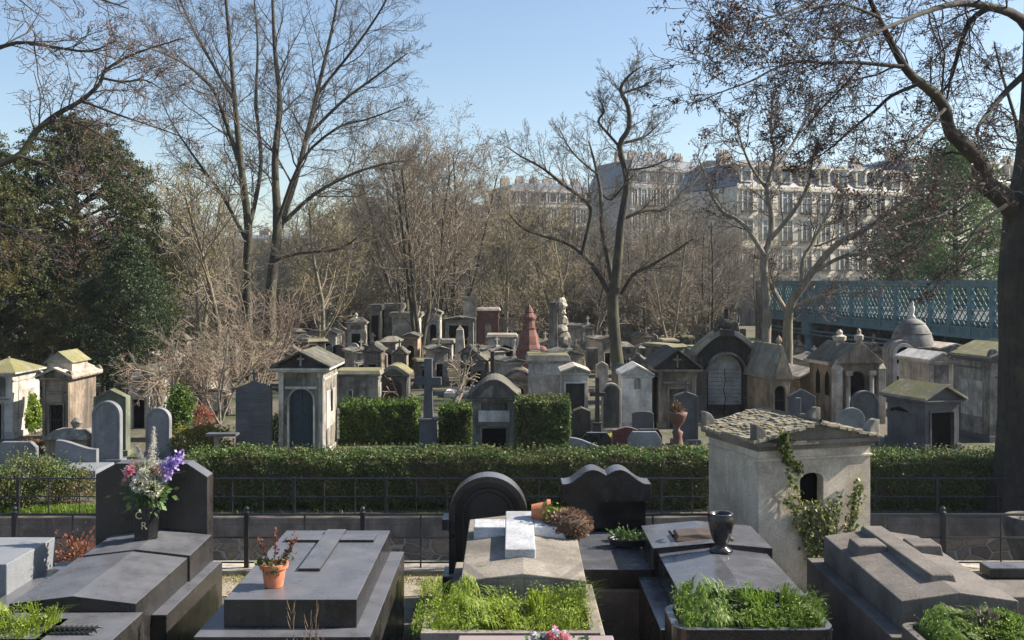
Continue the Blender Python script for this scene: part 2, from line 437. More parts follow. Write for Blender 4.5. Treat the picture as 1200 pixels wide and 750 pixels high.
# ------------------------------------------------------------------ railings
def railing(label, D, zb, x0, x1, xoff, step, sub, h, rails, knob=True, rt=.016):
    t = thing('railing', label, 'railing', (0, D, zb))
    n0 = math.ceil((x0 - xoff) / step); n1 = math.floor((x1 - xoff) / step)
    for k in range(n0, n1 + 1):
        x = xoff + k * step
        m = MB(); m.box(x - .026, x + .026, -.026, .026, 0, h)
        if knob:
            m.lathe([(.02, h), (.035, h + .012), (.035, h + .022), (.014, h + .03), (.024, h + .045), (.03, h + .062), (.02, h + .08), (.003, h + .09)], x, 0, 10)
        m.build('post', IRON, t, bevel=.003)
        for j in range(1, sub + 1):
            xs = x + step * j / (sub + 1)
            if xs < x1: MB().tube([(xs, 0, -.05), (xs, 0, h * .97)], .011, 6).build('baluster', IRON, t)
    for z in rails:
        r = rt if z == max(rails) else .011
        MB().tube([(x0, 0, z), (x1, 0, z)], r, 8).build('rail', IRON, t)
    return t
railing('black iron railing with knobbed posts along the near terrace edge', 12.0, .05, -7.6, 7.6, wx(289, 12), 1.36, 1, .63, (.06, .35, .62))
railing('thinner black iron railing on top of the far rubble wall before the hedge', 18.72, GZ + .02, -11, 11, wx(344, 18.7), 1.68, 2, .70, (.02, .35, .68), knob=False, rt=.013)

# ------------------------------------------------------------------ hedges and shrubs
HEDGE = leaf('hedge_leaves', [(.022, .05, .013), (.06, .11, .025), (.12, .18, .05), (.20, .25, .09)], .3, patch=(.11, .11, .04), psc=.9)
HEDGE2 = leaf('dark_hedge_leaves', [(.02, .05, .012), (.05, .11, .02), (.12, .20, .03), (.20, .26, .05)], .35)
LIMEL = leaf('lime_green_leaves', [(.10, .17, .02), (.20, .30, .03), (.28, .36, .06)], .4)
ORANGE = leaf('orange_brown_leaves', [(.14, .05, .02), (.25, .10, .03), (.10, .09, .03)], .3)
OLIVE = leaf('olive_yellow_leaves', [(.08, .09, .02), (.17, .16, .03), (.24, .20, .04)], .4)
TWIGM = plain('hedge_twigs', (.09, .065, .045), .9)
def hedge(label, x0, x1, y0, y1, z0, z1, n, seed, mat=HEDGE, size=.026, cat='hedge', name='hedge'):
    rng = np.random.default_rng(seed)
    t = thing(name, label, cat, ((x0 + x1) / 2, y0, z0))
    lx, ly, lz = x1 - x0, y1 - y0, z1 - z0
    # positions near the surface of a rounded box, with lumps
    A = [lx * lz, lx * ly, ly * lz]; A = np.array([A[0] * 1.0, A[0] * .35, A[1] * 1.2, A[2], A[2]]); p = A / A.sum()
    k = rng.choice(5, n, p=p); u = rng.random(n); v = rng.random(n); d = np.abs(rng.normal(0, .045, n)) 
    X = u * lx; Y = u * ly; Z = v * lz
    X = np.where(k == 3, d, np.where(k == 4, lx - d, X))
    Y = np.where(k == 0, d, np.where(k == 1, ly - d, np.where(k == 2, v * ly, u * ly)))
    Z = np.where(k == 2, lz - d, v * lz)
    lump = .04 * np.sin(X * 1.7 + seed * 2) + .035 * np.sin(X * 5.1 + seed) + .03 * np.sin(X * 11.7 + Y * 9 + Z * 7) + .025 * np.sin(Z * 17 + X * 3)
    hole = (np.sin(X * 7.3 + seed) * np.sin(Z * 9 + X * 2.1 + seed) > .72) & (rng.random(n) < .75) & (k != 2)
    Y = np.where(hole, Y + .12, Y)
    Y = np.where(k == 0, Y + lump, Y); Z = np.where(k == 2, Z + lump, Z)
    # round the top front edge
    ex = (Z > lz - .12) & (Y < .12); Y = np.where(ex, Y + (Z - lz + .12) * .5, Y)
    cent = np.stack([X - lx / 2, Y, Z], 1) + rng.normal(0, .012, (n, 3))
    m_ = int(n * .05); sx_ = np.round(rng.random(m_) * lx * 9) / 9 + rng.normal(0, .02, m_); sh = np.stack([np.clip(sx_, 0, lx) - lx / 2, np.round(rng.random(m_) * ly * 5) / 5, lz + rng.random(m_) ** 1.5 * .12], 1)
    V, Q = leaves(np.concatenate([cent, sh]), size, seed)
    fast('foliage', V, Q, mat, t)
    b = MB(); b.box(-lx / 2 + .13, lx / 2 - .13, .14, ly - .12, .05, lz - .14); b.build('inner_twigs', TWIGM, t, bevel=.05)
    return t
hedge('long clipped evergreen hedge running behind the far railing', wx(216, 19.5), wx(845, 19.5), 19.25, 20.3, GZ, .10, 75000, 3)
hedge('shorter clipped hedge between the ivy chapel and the big dark trunk at right', wx(1000, 19.5), wx(1181, 19.5), 19.25, 20.3, GZ, .08, 24000, 4)
hedge('dark green hedge behind the stone cross, left stretch from the blue-doored chapel', wx(398, 27), wx(489, 27), 27, 28, GZ, .16, 15000, 5, HEDGE2, .035)
hedge('dark green hedge filling the gap between stone cross and small black-doored chapel', wx(514, 27), wx(553, 27), 27, 28, GZ, .05, 8000, 6, HEDGE2, .035)
hedge('square clipped bush right of the small chapel with black doorway', wx(604, 24.5), wx(668, 24.5), 24.3, 25.5, GZ, .52, 17000, 7, HEDGE, .035)
def shrub(label, px, pyb, D, w_, h, n, seed, mat, size=.03, zg=GZ, name='shrub', cat='shrub', lean=0, stems=5):
    rng = np.random.default_rng(seed)
    t = thing(name, label, cat, (wx(px, D), D, zg))
    nc = 26; cc = []
    for _ in range(nc):
        a = rng.uniform(0, 2 * PI); r = math.sqrt(rng.random()) * .5; z = rng.uniform(.15, .95)
        rr = r * math.sqrt(max(.08, 1 - (2 * z - .85) ** 2 * .8))
        cc.append((math.cos(a) * rr * w_, math.sin(a) * rr * w_ * .8, z * h))
    cc = np.array(cc); i = rng.integers(0, nc, n)
    cent = cc[i] + rng.normal(0, 1, (n, 3)) * np.array([w_ * .1, w_ * .1, h * .09]); cent = cent[cent[:, 2] > 0.0]
    V, Q = leaves(cent, size, seed); fast('foliage', V, Q, mat, t)
    pol = []
    for k in range(stems):
        c = cc[int(rng.integers(0, nc))]; pol.append(([(rng.normal() * .03, rng.normal() * .03, -.03), tuple(c * .5 + rng.normal(0, .02, 3)), tuple(c)], [.014, .01, .004]))
    V, Q = tubes(pol, 5); fast('stem', V, Q, TWIGM, t)
    return t
shrub('fresh bright green bush between the far left tomb and the gabled tomb', 34, 510, 29, .62, 1.05, 3500, 11, LIMEL, .045)
shrub('low orange brown shrub in front of the bright green bush at left', 36, 522, 25.5, .55, .34, 1500, 12, ORANGE, .03)
shrub('purplish brown heather clump before the wavy blue headstone', 58, 552, 21, .5, .28, 1500, 13, leaf('heather', [(.09, .05, .05), (.16, .09, .08), (.07, .07, .03)], .2), .02)
shrub('dark evergreen shrub right of the small round-topped headstone', 210, 500, 28, .85, 1.3, 4500, 14, HEDGE2, .045)
shrub('yellow green spreading shrub left of the dark tall stele', 236, 526, 25.5, 1.5, .72, 5000, 15, OLIVE, .035)
shrub('reddish leaved small bush behind the yellow green shrub', 236, 500, 29, .6, .75, 1500, 16, leaf('red_leaves', [(.3, .07, .05), (.42, .16, .12), (.16, .14, .05)], .4), .03)
shrub('bright yellow green bush squeezed between tall stele and blue-doored chapel', 320, 525, 26, .4, .95, 1800, 17, LIMEL, .03)
shrub('low spreading juniper behind the railing at the left edge', 30, 600, 19.6, 1.7, .95, 12000, 18, HEDGE, .026, stems=6)
shrub('loose yellow flecked bush beside the low juniper at left', 85, 600, 19.9, .9, .62, 4000, 19, leaf('flecked', [(.05, .08, .02), (.12, .13, .04), (.3, .2, .1)], .35), .022)
shrub('round bright green bush by the obelisk in the distant tombs', 566, 425, 47, 1.15, 1.25, 3500, 20, LIMEL, .07)
shrub('yellow green bush under the long wall tomb in the distance', 492, 425, 49, .8, .6, 1500, 21, LIMEL, .06)
shrub('small leafy tuft left of the grand arched tomb at the gravel', 823, 515, 24, .4, .4, 900, 22, LIMEL, .03)
# strip of grass and moss on the terrace edge
rng = np.random.default_rng(5)
gr_m = leaf('grass_blades', [(.07, .13, .012), (.13, .22, .02), (.20, .30, .04)], .4)
dry_m = leaf('mossy_grass_blades', [(.13, .15, .02), (.22, .22, .035), (.28, .24, .07)], .35)
n = 9000; rt_ = np.stack([rng.uniform(-7, 7, n), rng.uniform(11.45, 11.88, n) + 0, np.full(n, .004)], 1)
V, Q = blades(rt_, .035, .004, .7, 3); tag(fast('grass', V, Q, dry_m), 'yellowish mossy grass strip along the terrace kerb', 'grass', kind='stuff')
n = 6000; rt_ = np.stack([rng.uniform(-11, -6, n), rng.uniform(18.95, 19.6, n), np.full(n, GZ)], 1)
V, Q = blades(rt_, .09, .006, .6, 4); tag(fast('grass', V, Q, gr_m), 'green grass under the far railing at left', 'grass', kind='stuff')
n = 9000; rt_ = np.stack([rng.uniform(-14, 10, n), rng.uniform(18.95, 27, n), np.full(n, GZ)], 1)
V, Q = blades(rt_, .08, .007, .7, 6); tag(fast('grass', V, Q, dry_m), 'thin patchy grass among the graves behind the hedge', 'grass', kind='stuff')

# ------------------------------------------------------------------ trees
def nrm(v):
    l = math.sqrt(v[0] ** 2 + v[1] ** 2 + v[2] ** 2) or 1; return (v[0] / l, v[1] / l, v[2] / l)
def crs(a, b): return (a[1] * b[2] - a[2] * b[1], a[2] * b[0] - a[0] * b[2], a[0] * b[1] - a[1] * b[0])
def deflect(d, ang, az):
    u = nrm(crs(d, (0, 0, 1) if abs(d[2]) < .9 else (1, 0, 0))); v = crs(d, u)
    ca, sa, c, s = math.cos(ang), math.sin(ang), math.cos(az), math.sin(az)
    return tuple(d[i] * ca + (u[i] * c + v[i] * s) * sa for i in range(3))
def grow(out, tips, p, d, L, r, lvl, S, rd):
    n = S['seg'][lvl]; st = L / n; pts = [p]; rs = [r]; r1 = r * (.35 if lvl < S['max'] else .5)
    up = S['up'][lvl]; jt = S['jit'][lvl]
    for i in range(n):
        d = nrm((d[0] + rd.gauss(0, jt), d[1] + rd.gauss(0, jt), d[2] + rd.gauss(0, jt) + up))
        p = (p[0] + d[0] * st, p[1] + d[1] * st, p[2] + d[2] * st)
        pts.append(p); rs.append(max(S['rmin'], r + (r1 - r) * (i + 1) / n))
    out[lvl].append((pts, rs))
    if lvl >= S['max']:
        tips.append(pts[-1]); tips.append(pts[len(pts) // 2]); return
    sprout(out, tips, pts, rs, L, lvl, S, rd, S['t0'][lvl])
def sprout(out, tips, pts, rs, L, lvl, S, rd, t0, nch=None):
    n = len(pts) - 1; nc = nch or S['n'][lvl]
    for k in range(nc):
        t = t0 + (1 - t0) * (k + rd.random()) / nc
        f = t * n; i = min(n - 1, int(f)); f -= i
        q = tuple(pts[i][a] + (pts[i + 1][a] - pts[i][a]) * f for a in range(3)); rr = rs[i] + (rs[i + 1] - rs[i]) * f
        dd = nrm(tuple(pts[i + 1][a] - pts[i][a] for a in range(3)))
        a = R(rd.gauss(S['ang'][lvl], 9)); nd = deflect(dd, a, rd.uniform(0, 2 * PI))
        l = L * S['ratio'][lvl] * (1.15 - .6 * t) * rd.uniform(.6, 1.25)
        grow(out, tips, q, nd, l, max(S['rmin'], min(l * .0105 + .005, rr * S['rr'][lvl])), lvl + 1, S, rd)

def make_tree(name, label, cat, base, limbs, S, mats, seed, grown, leafspec=None, group=None, rz=0):
    """limbs: list of (points, radii, shoots, shoot_length) in metres relative to base; grown: shoots from the ground"""
    rd = random.Random(seed); t = thing(name, label, cat, base, rz, group)
    out = [[] for _ in range(S['max'] + 1)]; tips = []; main = []
    for pts, rs, nsh, sl, t0 in limbs:
        main.append((pts, rs))
        if nsh: sprout(out, tips, pts, rs, sl, 0, S, rd, t0, nsh)
    for p, d, L, r in grown: grow(out, tips, p, nrm(d), L, r, 0, S, rd)
    main += out[0]
    V, Q = tubes(main, 9); fast('trunk', V, Q, mats[0], t, smooth=True)
    vs = []; qs = []; o = 0
    for l in range(1, S['max'] + 1):
        if not out[l]: continue
        V, Q = tubes(out[l], 5 if l == 1 else (4 if l == 2 and S['max'] > 2 else 3)); vs.append(V); qs.append(Q + o); o += len(V)
    fast('crown', np.concatenate(vs), np.concatenate(qs), mats[1], t, smooth=True)
    if leafspec:
        m, size, per, spread, sd_, frac = leafspec
        rg = np.random.default_rng(seed); tp = np.array(tips)
        if frac < 1: tp = tp[rg.random(len(tp)) < frac]
        c = np.repeat(tp, per, 0) + rg.normal(0, spread, (len(tp) * per, 3))
        V, Q = leaves(c, size, seed); fast('leaves', V, Q, m, t)
    return t
def SP(mx, seg, n, ratio, ang, up, jit, rmin, rr, t0):
    return dict(max=mx, seg=seg, n=n, ratio=ratio, ang=ang, up=up, jit=jit, rmin=rmin, rr=rr, t0=t0)
RS_ = .74
def limb(base, D, pts, nsh, sl, off=0.0, off0=0.0, t0=.15, ks=1.0):
    """pixel outline of a limb at distance D, leaning off metres towards or away along its run"""
    P = []; Rr = []; n = len(pts) - 1
    for i, (x, y, r) in enumerate(pts):
        d = D + off0 + (off - off0) * (i / n) ** 1.2
        P.append((wx(x, d) - base[0], d - base[1], wz(y, d) - base[2])); Rr.append(r * RS_ * ks * d / F)
    # refine with a smooth curve
    Q = []; q = []
    for i in range(n):
        p0 = P[max(0, i - 1)]; p1 = P[i]; p2 = P[i + 1]; p3 = P[min(n, i + 2)]
        for k in range(3):
            t = k / 3
            Q.append(tuple(.5 * ((2 * p1[a]) + (-p0[a] + p2[a]) * t + (2 * p0[a] - 5 * p1[a] + 4 * p2[a] - p3[a]) * t * t + (-p0[a] + 3 * p1[a] - 3 * p2[a] + p3[a]) * t ** 3) for a in range(3)))
            q.append(Rr[i] + (Rr[i + 1] - Rr[i]) * t)
    Q.append(P[-1]); q.append(Rr[-1])
    return (Q, q, nsh, sl, t0)

BARK_D = bark('bark_dark_grey', (.058, .048, .038), (.02, .018, .016), (.085, .09, .045))
BARK_L = bark('bark_pale_grey', (.26, .225, .18), (.10, .085, .07), (.16, .165, .08))
BARK_K = bark('bark_near_black', (.032, .027, .023), (.009, .008, .007), (.06, .06, .03))
TW_D = plain('twigs_dark', (.085, .07, .058), .85)
TW_B = plain('twigs_brown', (.21, .177, .13), .85)
TW_O = plain('twigs_olive', (.16, .145, .09), .85)
TW_G = plain('twigs_grey', (.13, .11, .095), .85)
TW_P = plain('twigs_pale', (.27, .21, .155), .85)
TW_K = plain('twigs_black', (.03, .024, .022), .85)

# tall double-trunked tree, left of centre
D = 45; b = (wx(305, D), D, GZ)
L = limb
S1 = SP(3, [7, 8, 6, 5], [9, 11, 8, 0], [1.0, .48, .5, 0], [42, 46, 46, 0], [.05, .045, .03, .02], [.09, .14, .17, .2], .0058, [.38, .5, .5, 0], [.2, .12, .1, 0])
tw = lambda *p: list(p)
limbs = [
 L(b, D, [(292, 445, 10), (289, 330, 7), (291, 268, 6.5), (283, 200, 5.5), (276, 130, 4), (270, 60, 3), (262, -30, 2), (258, -80, .8)], 23, 3.6, -2, t0=.35),
 L(b, D, [(318, 445, 10), (317, 345, 8.5), (325, 270, 7.5), (322, 190, 5.5), (328, 120, 4.5), (322, 60, 3.2), (318, -30, 2), (312, -90, .8)], 23, 3.8, 2, .3, t0=.35),
 L(b, D, [(327, 268, 5.5), (345, 215, 4.5), (362, 150, 4), (376, 90, 3), (392, 20, 2.2), (402, -50, 1)], 20, 3.6, 5, 1, t0=.15),
 L(b, D, [(333, 260, 3.6), (368, 228, 3), (410, 205, 2.4), (450, 192, 1.8), (480, 188, .8)], 17, 2.6, 2, 1),
 L(b, D, [(321, 306, 3), (350, 297, 2.4), (400, 291, 1.8), (428, 268, .9)], 13, 2.2, -3),
 L(b, D, [(286, 210, 4), (262, 135, 3.2), (246, 100, 2.6), (213, 73, 1.8), (165, 52, .8)], 19, 3.0, -5, -.5),
 L(b, D, [(289, 275, 4.4), (297, 245, 3.8), (306, 190, 3), (300, 120, 2.4), (302, 50, 1.8), (296, -20, 1)], 17, 2.8, 4, 0),
 L(b, D, [(290, 285, 3), (262, 232, 2.4), (232, 190, 2), (205, 150, 1.2), (190, 120, .7)], 17, 2.8, 4, 0),
 L(b, D, [(360, 160, 3), (400, 120, 2.4), (440, 90, 1.8), (478, 62, .8)], 17, 2.7, 3, 3.4),
 L(b, D, [(372, 110, 2.6), (420, 50, 2.0), (450, 5, 1.5), (470, -40, .8)], 17, 2.8, 1, 3.8),
 L(b, D, [(325, 262, 3), (352, 190, 2.4), (395, 150, 2), (430, 140, 1.5), (470, 125, .8)], 17, 2.7, -4, 0),
 L(b, D, [(276, 120, 2.6), (240, 60, 2), (215, 10, 1.5), (200, -30, .8)], 17, 2.8, -3, -1)]
make_tree('bare_tree', 'tallest bare tree with two dark trunks rising side by side left of centre', 'tree', b, limbs, S1, (BARK_D, TW_D), 21, [])

# crooked pollarded tree in the middle
D = 42; b = (wx(724, D), D, GZ)
S2 = SP(3, [5, 6, 5, 4], [7, 8, 5, 0], [.75, .5, .5, 0], [45, 42, 42, 0], [.10, .07, .04, 0], [.14, .14, .16, .2], .006, [.33, .5, .5, 0], [.1, .1, .1, 0])
limbs = [
 L(b, D, [(727, 450, 11), (721, 400, 9.5), (718, 350, 9), (722, 325, 8), (728, 260, 6.5), (735, 211, 5.2), (726, 172, 4.6), (737, 150, 4), (736, 125, 3.6), (727, 105, 3), (738, 88, 2), (752, 78, 1)], 31, 2.2, -1, t0=.4),
 L(b, D, [(720, 345, 6), (714, 310, 5.5), (706, 270, 5), (704, 227, 4), (698, 195, 3), (690, 165, 1.5)], 17, 2.2, 3, .3, ks=.78),
 L(b, D, [(716, 348, 5.5), (700, 320, 5), (681, 296, 4.6), (660, 283, 4.2), (633, 275, 3.8), (612, 267, 2.4), (596, 250, 1)], 22, 2.2, -3, ks=.78),
 L(b, D, [(682, 297, 4), (692, 253, 3.6), (688, 237, 3.6), (662, 218, 3.4), (636, 197, 2.8), (612, 184, 2), (594, 172, .9)], 25, 2.3, -4, -1.5, ks=.78),
 L(b, D, [(731, 256, 4), (756, 246, 4.2), (780, 245, 3.6), (797, 228, 2.6), (815, 212, 1.6), (826, 196, .7)], 22, 2.3, 3, ks=.78),
 L(b, D, [(728, 345, 4), (742, 322, 3.6), (761, 312, 3), (788, 296, 2.2), (812, 280, .9)], 17, 2.2, -3, ks=.78),
 L(b, D, [(727, 168, 3), (745, 164, 3), (760, 157, 2), (775, 142, .9)], 17, 1.7, 1, ks=.78),
 L(b, D, [(726, 172, 3), (712, 156, 3), (701, 142, 2.6), (708, 130, 2), (700, 112, .9)], 17, 1.7, -1, ks=.78),
 L(b, D, [(705, 227, 2.6), (716, 234, 2.4), (729, 220, 2), (742, 205, 1)], 10, 1.6, -1, 2.5, ks=.78),
 L(b, D, [(728, 110, 2.6), (742, 105, 2.4), (756, 100, 2), (768, 92, .9)], 17, 1.5, -2, ks=.78),
 L(b, D, [(730, 200, 2.2), (760, 196, 2), (785, 186, 1)], 13, 1.9, -3, ks=.78),
 L(b, D, [(701, 205, 2.4), (672, 180, 1.8), (655, 150, .9)], 13, 2, 3, 2, ks=.78)]
make_tree('bare_tree', 'crooked pollarded bare tree with gnarled forks in the centre of the cemetery', 'tree', b, limbs, S2, (BARK_D, TW_D), 22, [])

# pale-barked tree before the bridge
D = 37; b = (wx(912, D), D, GZ)
S3 = SP(3, [5, 6, 5, 4], [7, 7, 6, 0], [.85, .5, .5, 0], [42, 45, 45, 0], [.08, .05, .03, 0], [.14, .16, .18, .2], .0085, [.55, .5, .5, 0], [.15, .1, .1, 0])
DEAD = leaf('clinging_dead_leaves', [(.035, .018, .016), (.07, .038, .03), (.13, .075, .055), (.05, .032, .032)], .2)
limbs = [
 L(b, D, [(897, 445, 9), (898, 399, 7.5), (899, 356, 6.5), (895, 309, 6), (903, 279, 5.5), (904, 249, 4.6), (899, 220, 4), (908, 185, 3), (903, 150, 1.8), (905, 120, .8)], 16, 2.6, 1, t0=.5),
 L(b, D, [(896, 300, 4), (878, 271, 3.8), (862, 256, 3.2), (848, 249, 3), (831, 224, 2.2), (825, 200, 1.4), (815, 180, .7)], 13, 2.2, 3),
 L(b, D, [(903, 280, 4), (929, 249, 3.4), (948, 215, 2.6), (952, 185, 1.8), (960, 160, .8)], 12, 2.2, -2),
 L(b, D, [(922, 445, 10), (923, 407, 8.5), (925, 362, 7), (938, 339, 6.2), (963, 305, 5.4), (985, 283, 4.8), (1019, 266, 4), (1045, 245, 3), (1072, 225, 1.8), (1090, 210, .7)], 18, 2.4, -3, t0=.5),
 L(b, D, [(923, 368, 4.5), (908, 343, 4.2), (900, 328, 3.4), (893, 318, 2)], 5, 1.6, 1),
 L(b, D, [(928, 362, 3.6), (948, 352, 3.2), (972, 345, 2.6), (1012, 342, .9)], 8, 1.6, -3),
 L(b, D, [(940, 337, 4), (941, 305, 3.6), (953, 285, 3.2), (963, 264, 2.6), (975, 240, 1.8), (985, 212, .8)], 12, 2.2, 1, -.4),
 L(b, D, [(955, 318, 3.4), (990, 300, 3), (1025, 300, 2.4), (1060, 312, 1), ], 10, 2, -4, -1),
 L(b, D, [(899, 222, 2.6), (880, 195, 2.2), (868, 165, 1.6), (862, 140, .7)], 12, 2.2, -2, .8),
 L(b, D, [(906, 200, 2.4), (928, 170, 2), (945, 140, 1.5), (955, 115, .7)], 12, 2.3, 3, 1)]
make_tree('bare_tree', 'pale-barked forked tree standing in front of the blue iron bridge', 'tree', b, limbs, S3, (BARK_L, TW_D), 23, [], (DEAD, .05, 1, .08, 0, .25))

# the big dark tree at the right edge, limbs reaching over the picture
D = 19; b = (wx(1213, D), D, GZ)
S4 = SP(3, [7, 6, 5, 4], [7, 8, 7, 0], [.8, .5, .5, 0], [44, 46, 45, 0], [-.01, 0, .02, .03], [.17, .2, .22, .25], .0038, [.38, .5, .5, 0], [.1, .1, .1, 0])
limbs = [
 L(b, D, [(1222, 590, 66), (1216, 545, 48), (1214, 480, 42), (1214, 400, 41), (1215, 330, 43), (1220, 260, 42), (1226, 200, 36), (1228, 120, 30), (1226, 40, 25), (1224, -60, 20)], 0, 3.6, 0, t0=.5, ks=1.36),
 L(b, D, [(1200, 262, 20), (1176, 232, 17), (1153, 214, 15), (1148, 190, 13), (1129, 169, 12), (1113, 153, 10), (1107, 128, 9.5), (1095, 110, 8.5), (1070, 90, 7), (1056, 72, 6.2), (1043, 47, 5.4), (1029, 20, 4.6), (1018, -5, 4), (1008, -40, 3)], 12, 2.2, -4, t0=.2),
 L(b, D, [(1058, 78, 5), (1035, 76, 4.4), (1000, 73, 4), (965, 74, 3.6), (935, 72, 3.2), (905, 82, 2.6), (880, 95, 2.2), (845, 108, 1.5), (808, 124, .8)], 18, 1.7, -5, -3, ks=.72),
 L(b, D, [(1078, 98, 4.4), (1045, 112, 4), (1025, 130, 3.4), (1000, 150, 2.8), (975, 172, 2), (950, 190, .8)], 15, 1.5, -2, -2.6, ks=.72),
 L(b, D, [(1222, 60, 14), (1196, 22, 11), (1160, 8, 9), (1122, 4, 7), (1082, 15, 5.4), (1040, 32, 4.2), (1000, 48, 3.2), (965, 44, 2.4), (925, 60, 1)], 22, 1.9, -6, ks=.72),
 L(b, D, [(1158, 9, 7), (1136, 26, 6), (1124, 58, 5), (1112, 98, 3.2), (1090, 120, 1.4)], 13, 1.5, -1, -2, ks=.72),
 L(b, D, [(1215, 75, 9), (1182, 104, 6.6), (1160, 130, 5), (1146, 150, 4), (1147, 168, 2)], 11, 1.4, -2, ks=.72),
 L(b, D, [(1152, 216, 5), (1134, 220, 4.4), (1121, 237, 3.6), (1104, 252, 3), (1080, 258, 2), (1050, 266, .9)], 13, 1.5, -6, -3, ks=.72),
 L(b, D, [(1180, 240, 5), (1150, 262, 4), (1130, 290, 3), (1105, 322, 2), (1090, 350, .9)], 8, 1.0, -2, -1, ks=.72),
 L(b, D, [(1224, -20, 12), (1180, -50, 9), (1120, -60, 7), (1050, -40, 5), (980, -10, 4), (920, 15, 2.6), (860, 30, 1.6), (825, 45, .8)], 28, 2.0, -7, ks=.72),
 L(b, D, [(1029, 20, 4), (990, 5, 3), (945, 10, 2.4), (900, 30, 1.8), (850, 60, .9)], 16, 1.6, -7, -4, ks=.72),
 L(b, D, [(1107, 128, 4), (1085, 150, 3.4), (1060, 175, 2.6), (1030, 205, 1.8), (1010, 235, .8)], 14, 1.4, -6, -3, ks=.72),
 L(b, D, [(1225, 150, 8), (1200, 180, 6), (1190, 140, 4), (1175, 90, 3), (1165, 50, 1.6)], 10, 1.5, 2, ks=.72),
 L(b, D, [(1010, 75, 3), (990, 100, 2.4), (960, 130, 1.8), (935, 165, .8)], 12, 1.3, -3, -4, ks=.72)]
make_tree('bare_tree', 'massive dark-trunked tree cut by the right edge, its limbs hung with withered seed clusters', 'tree', b, limbs, S4, (BARK_K, TW_K), 24, [], (DEAD, .026, 5, .028, 0, .085))

# limb reaching in from a tree beyond the left edge
D = 15; b = (wx(-260, D), D, 0.0)
S5 = SP(3, [6, 6, 5, 4], [6, 6, 4, 0], [.85, .5, .5, 0], [45, 46, 45, 0], [.03, .02, .02, .03], [.15, .18, .2, .2], .0038, [.5, .5, .5, 0], [.12, .1, .1, 0])
BUDS = leaf('reddish_spring_buds', [(.20, .07, .05), (.30, .12, .09), (.34, .19, .13)], .4)
limbs = [
 L(b, D, [(-262, 700, 34), (-258, 560, 28), (-250, 420, 25), (-235, 320, 22), (-205, 250, 19), (-140, 222, 14), (-70, 208, 9), (-30, 204, 7), (0, 192, 5.8), (25, 180, 5.2), (42, 155, 4.8), (65, 135, 4.2), (95, 118, 3.6), (117, 98, 3.2), (124, 82, 2.6), (160, 62, 1.9), (215, 45, .8)], 24, 1.35, 1, t0=.6),
 L(b, D, [(45, 148, 2.8), (75, 140, 2.4), (100, 148, 1.8), (125, 163, .8)], 10, .95, 1, .5),
 L(b, D, [(122, 92, 2.2), (145, 96, 1.8), (170, 94, 1.3), (190, 105, .6)], 10, .9, 0, .4),
 L(b, D, [(22, 183, 2.4), (60, 195, 2), (72, 215, 1.6), (95, 235, 1.2), (120, 268, .5)], 12, .95, 1, .3),
 L(b, D, [(60, 196, 1.4), (90, 205, 1.2), (130, 210, 1), (175, 215, .5)], 10, .8, 1, .3),
 L(b, D, [(-235, 320, 14), (-160, 160, 10), (-90, 95, 7), (-30, 68, 4), (20, 50, 3), (62, 55, 2.4), (105, 60, 1.8), (135, 48, .8)], 18, 1.3, -1, t0=.5),
 L(b, D, [(-160, 160, 8), (-110, 30, 6), (-50, -20, 4), (20, -25, 3), (90, -10, 2), (150, 10, 1)], 18, 1.3, 1, t0=.4),
 L(b, D, [(-70, 208, 5), (-20, 250, 3), (30, 275, 2), (80, 300, .8)], 12, 1.0, 1, t0=.3),
 L(b, D, [(95, 118, 2), (140, 135, 1.6), (185, 150, 1.2), (225, 165, .6)], 10, .9, -1, .3)]
make_tree('budding_tree', 'red-budded tree reaching in with a sunlit curved limb from the upper left edge', 'tree', b, limbs, S5, (BARK_D, TW_D), 25, [], (BUDS, .013, 1, .03, 0, .7))

# spring tree with first pale leaves behind the double trunk, and the woods
WARM = leaf('warm_brown_buds', [(.17, .105, .065), (.23, .15, .095), (.13, .085, .06)], .35)
PALE = leaf('first_spring_leaves', [(.24, .24, .05), (.34, .32, .08), (.20, .17, .08)], .5)
SB = SP(3, [9, 6, 5, 4], [16, 8, 7, 0], [.45, .48, .48, 0], [42, 42, 42, 0], [.03, .05, .04, .03], [.04, .13, .16, .2], .0095, [.40, .5, .5, 0], [.25, .15, .1, 0])
SM = SP(3, [9, 6, 5, 4], [15, 8, 6, 0], [.5, .5, .48, 0], [38, 42, 42, 0], [.03, .08, .04, .03], [.05, .12, .16, .2], .011, [.5, .5, .5, 0], [.2, .15, .1, 0])
def wild(label, px, D, h, seed, mats, lf=None, S=SM, stems=1, group=None, name='bare_tree', r=.13, spread=.12):
    rd = random.Random(seed); b = (wx(px, D), D, GZ)
    g = [((rd.uniform(-.2, .2) * (stems > 1), rd.uniform(-.2, .2) * (stems > 1), -.1), (rd.gauss(0, spread), rd.gauss(0, spread), 1), h * rd.uniform(.85, 1), r) for _ in range(stems)]
    return make_tree(name, label, 'tree', b, [], S, mats, seed, g, lf, group)
wild('spring tree with scattered yellow green leaves right of the double-trunked tree', 383, 48, 8.2, 31, (BARK_L, TW_B), (PALE, .045, 2, .18, 0, .6), stems=2, name='spring_tree')
wild('spring tree with scattered yellow green leaves left of the double-trunked tree', 240, 50, 9.5, 32, (BARK_L, TW_B), (PALE, .045, 2, .18, 0, .6), stems=2, name='spring_tree')
wild('slim pale-stemmed leafing tree between the evergreen and the double trunk', 262, 42, 8.6, 33, (BARK_L, TW_B), (PALE, .04, 2, .12, 0, .45), name='spring_tree')
wild('faintly green tree behind the red stupa-shaped monument', 592, 58, 8.0, 34, (BARK_L, TW_B), (PALE, .05, 1, .2, 0, .6), stems=2, name='spring_tree')
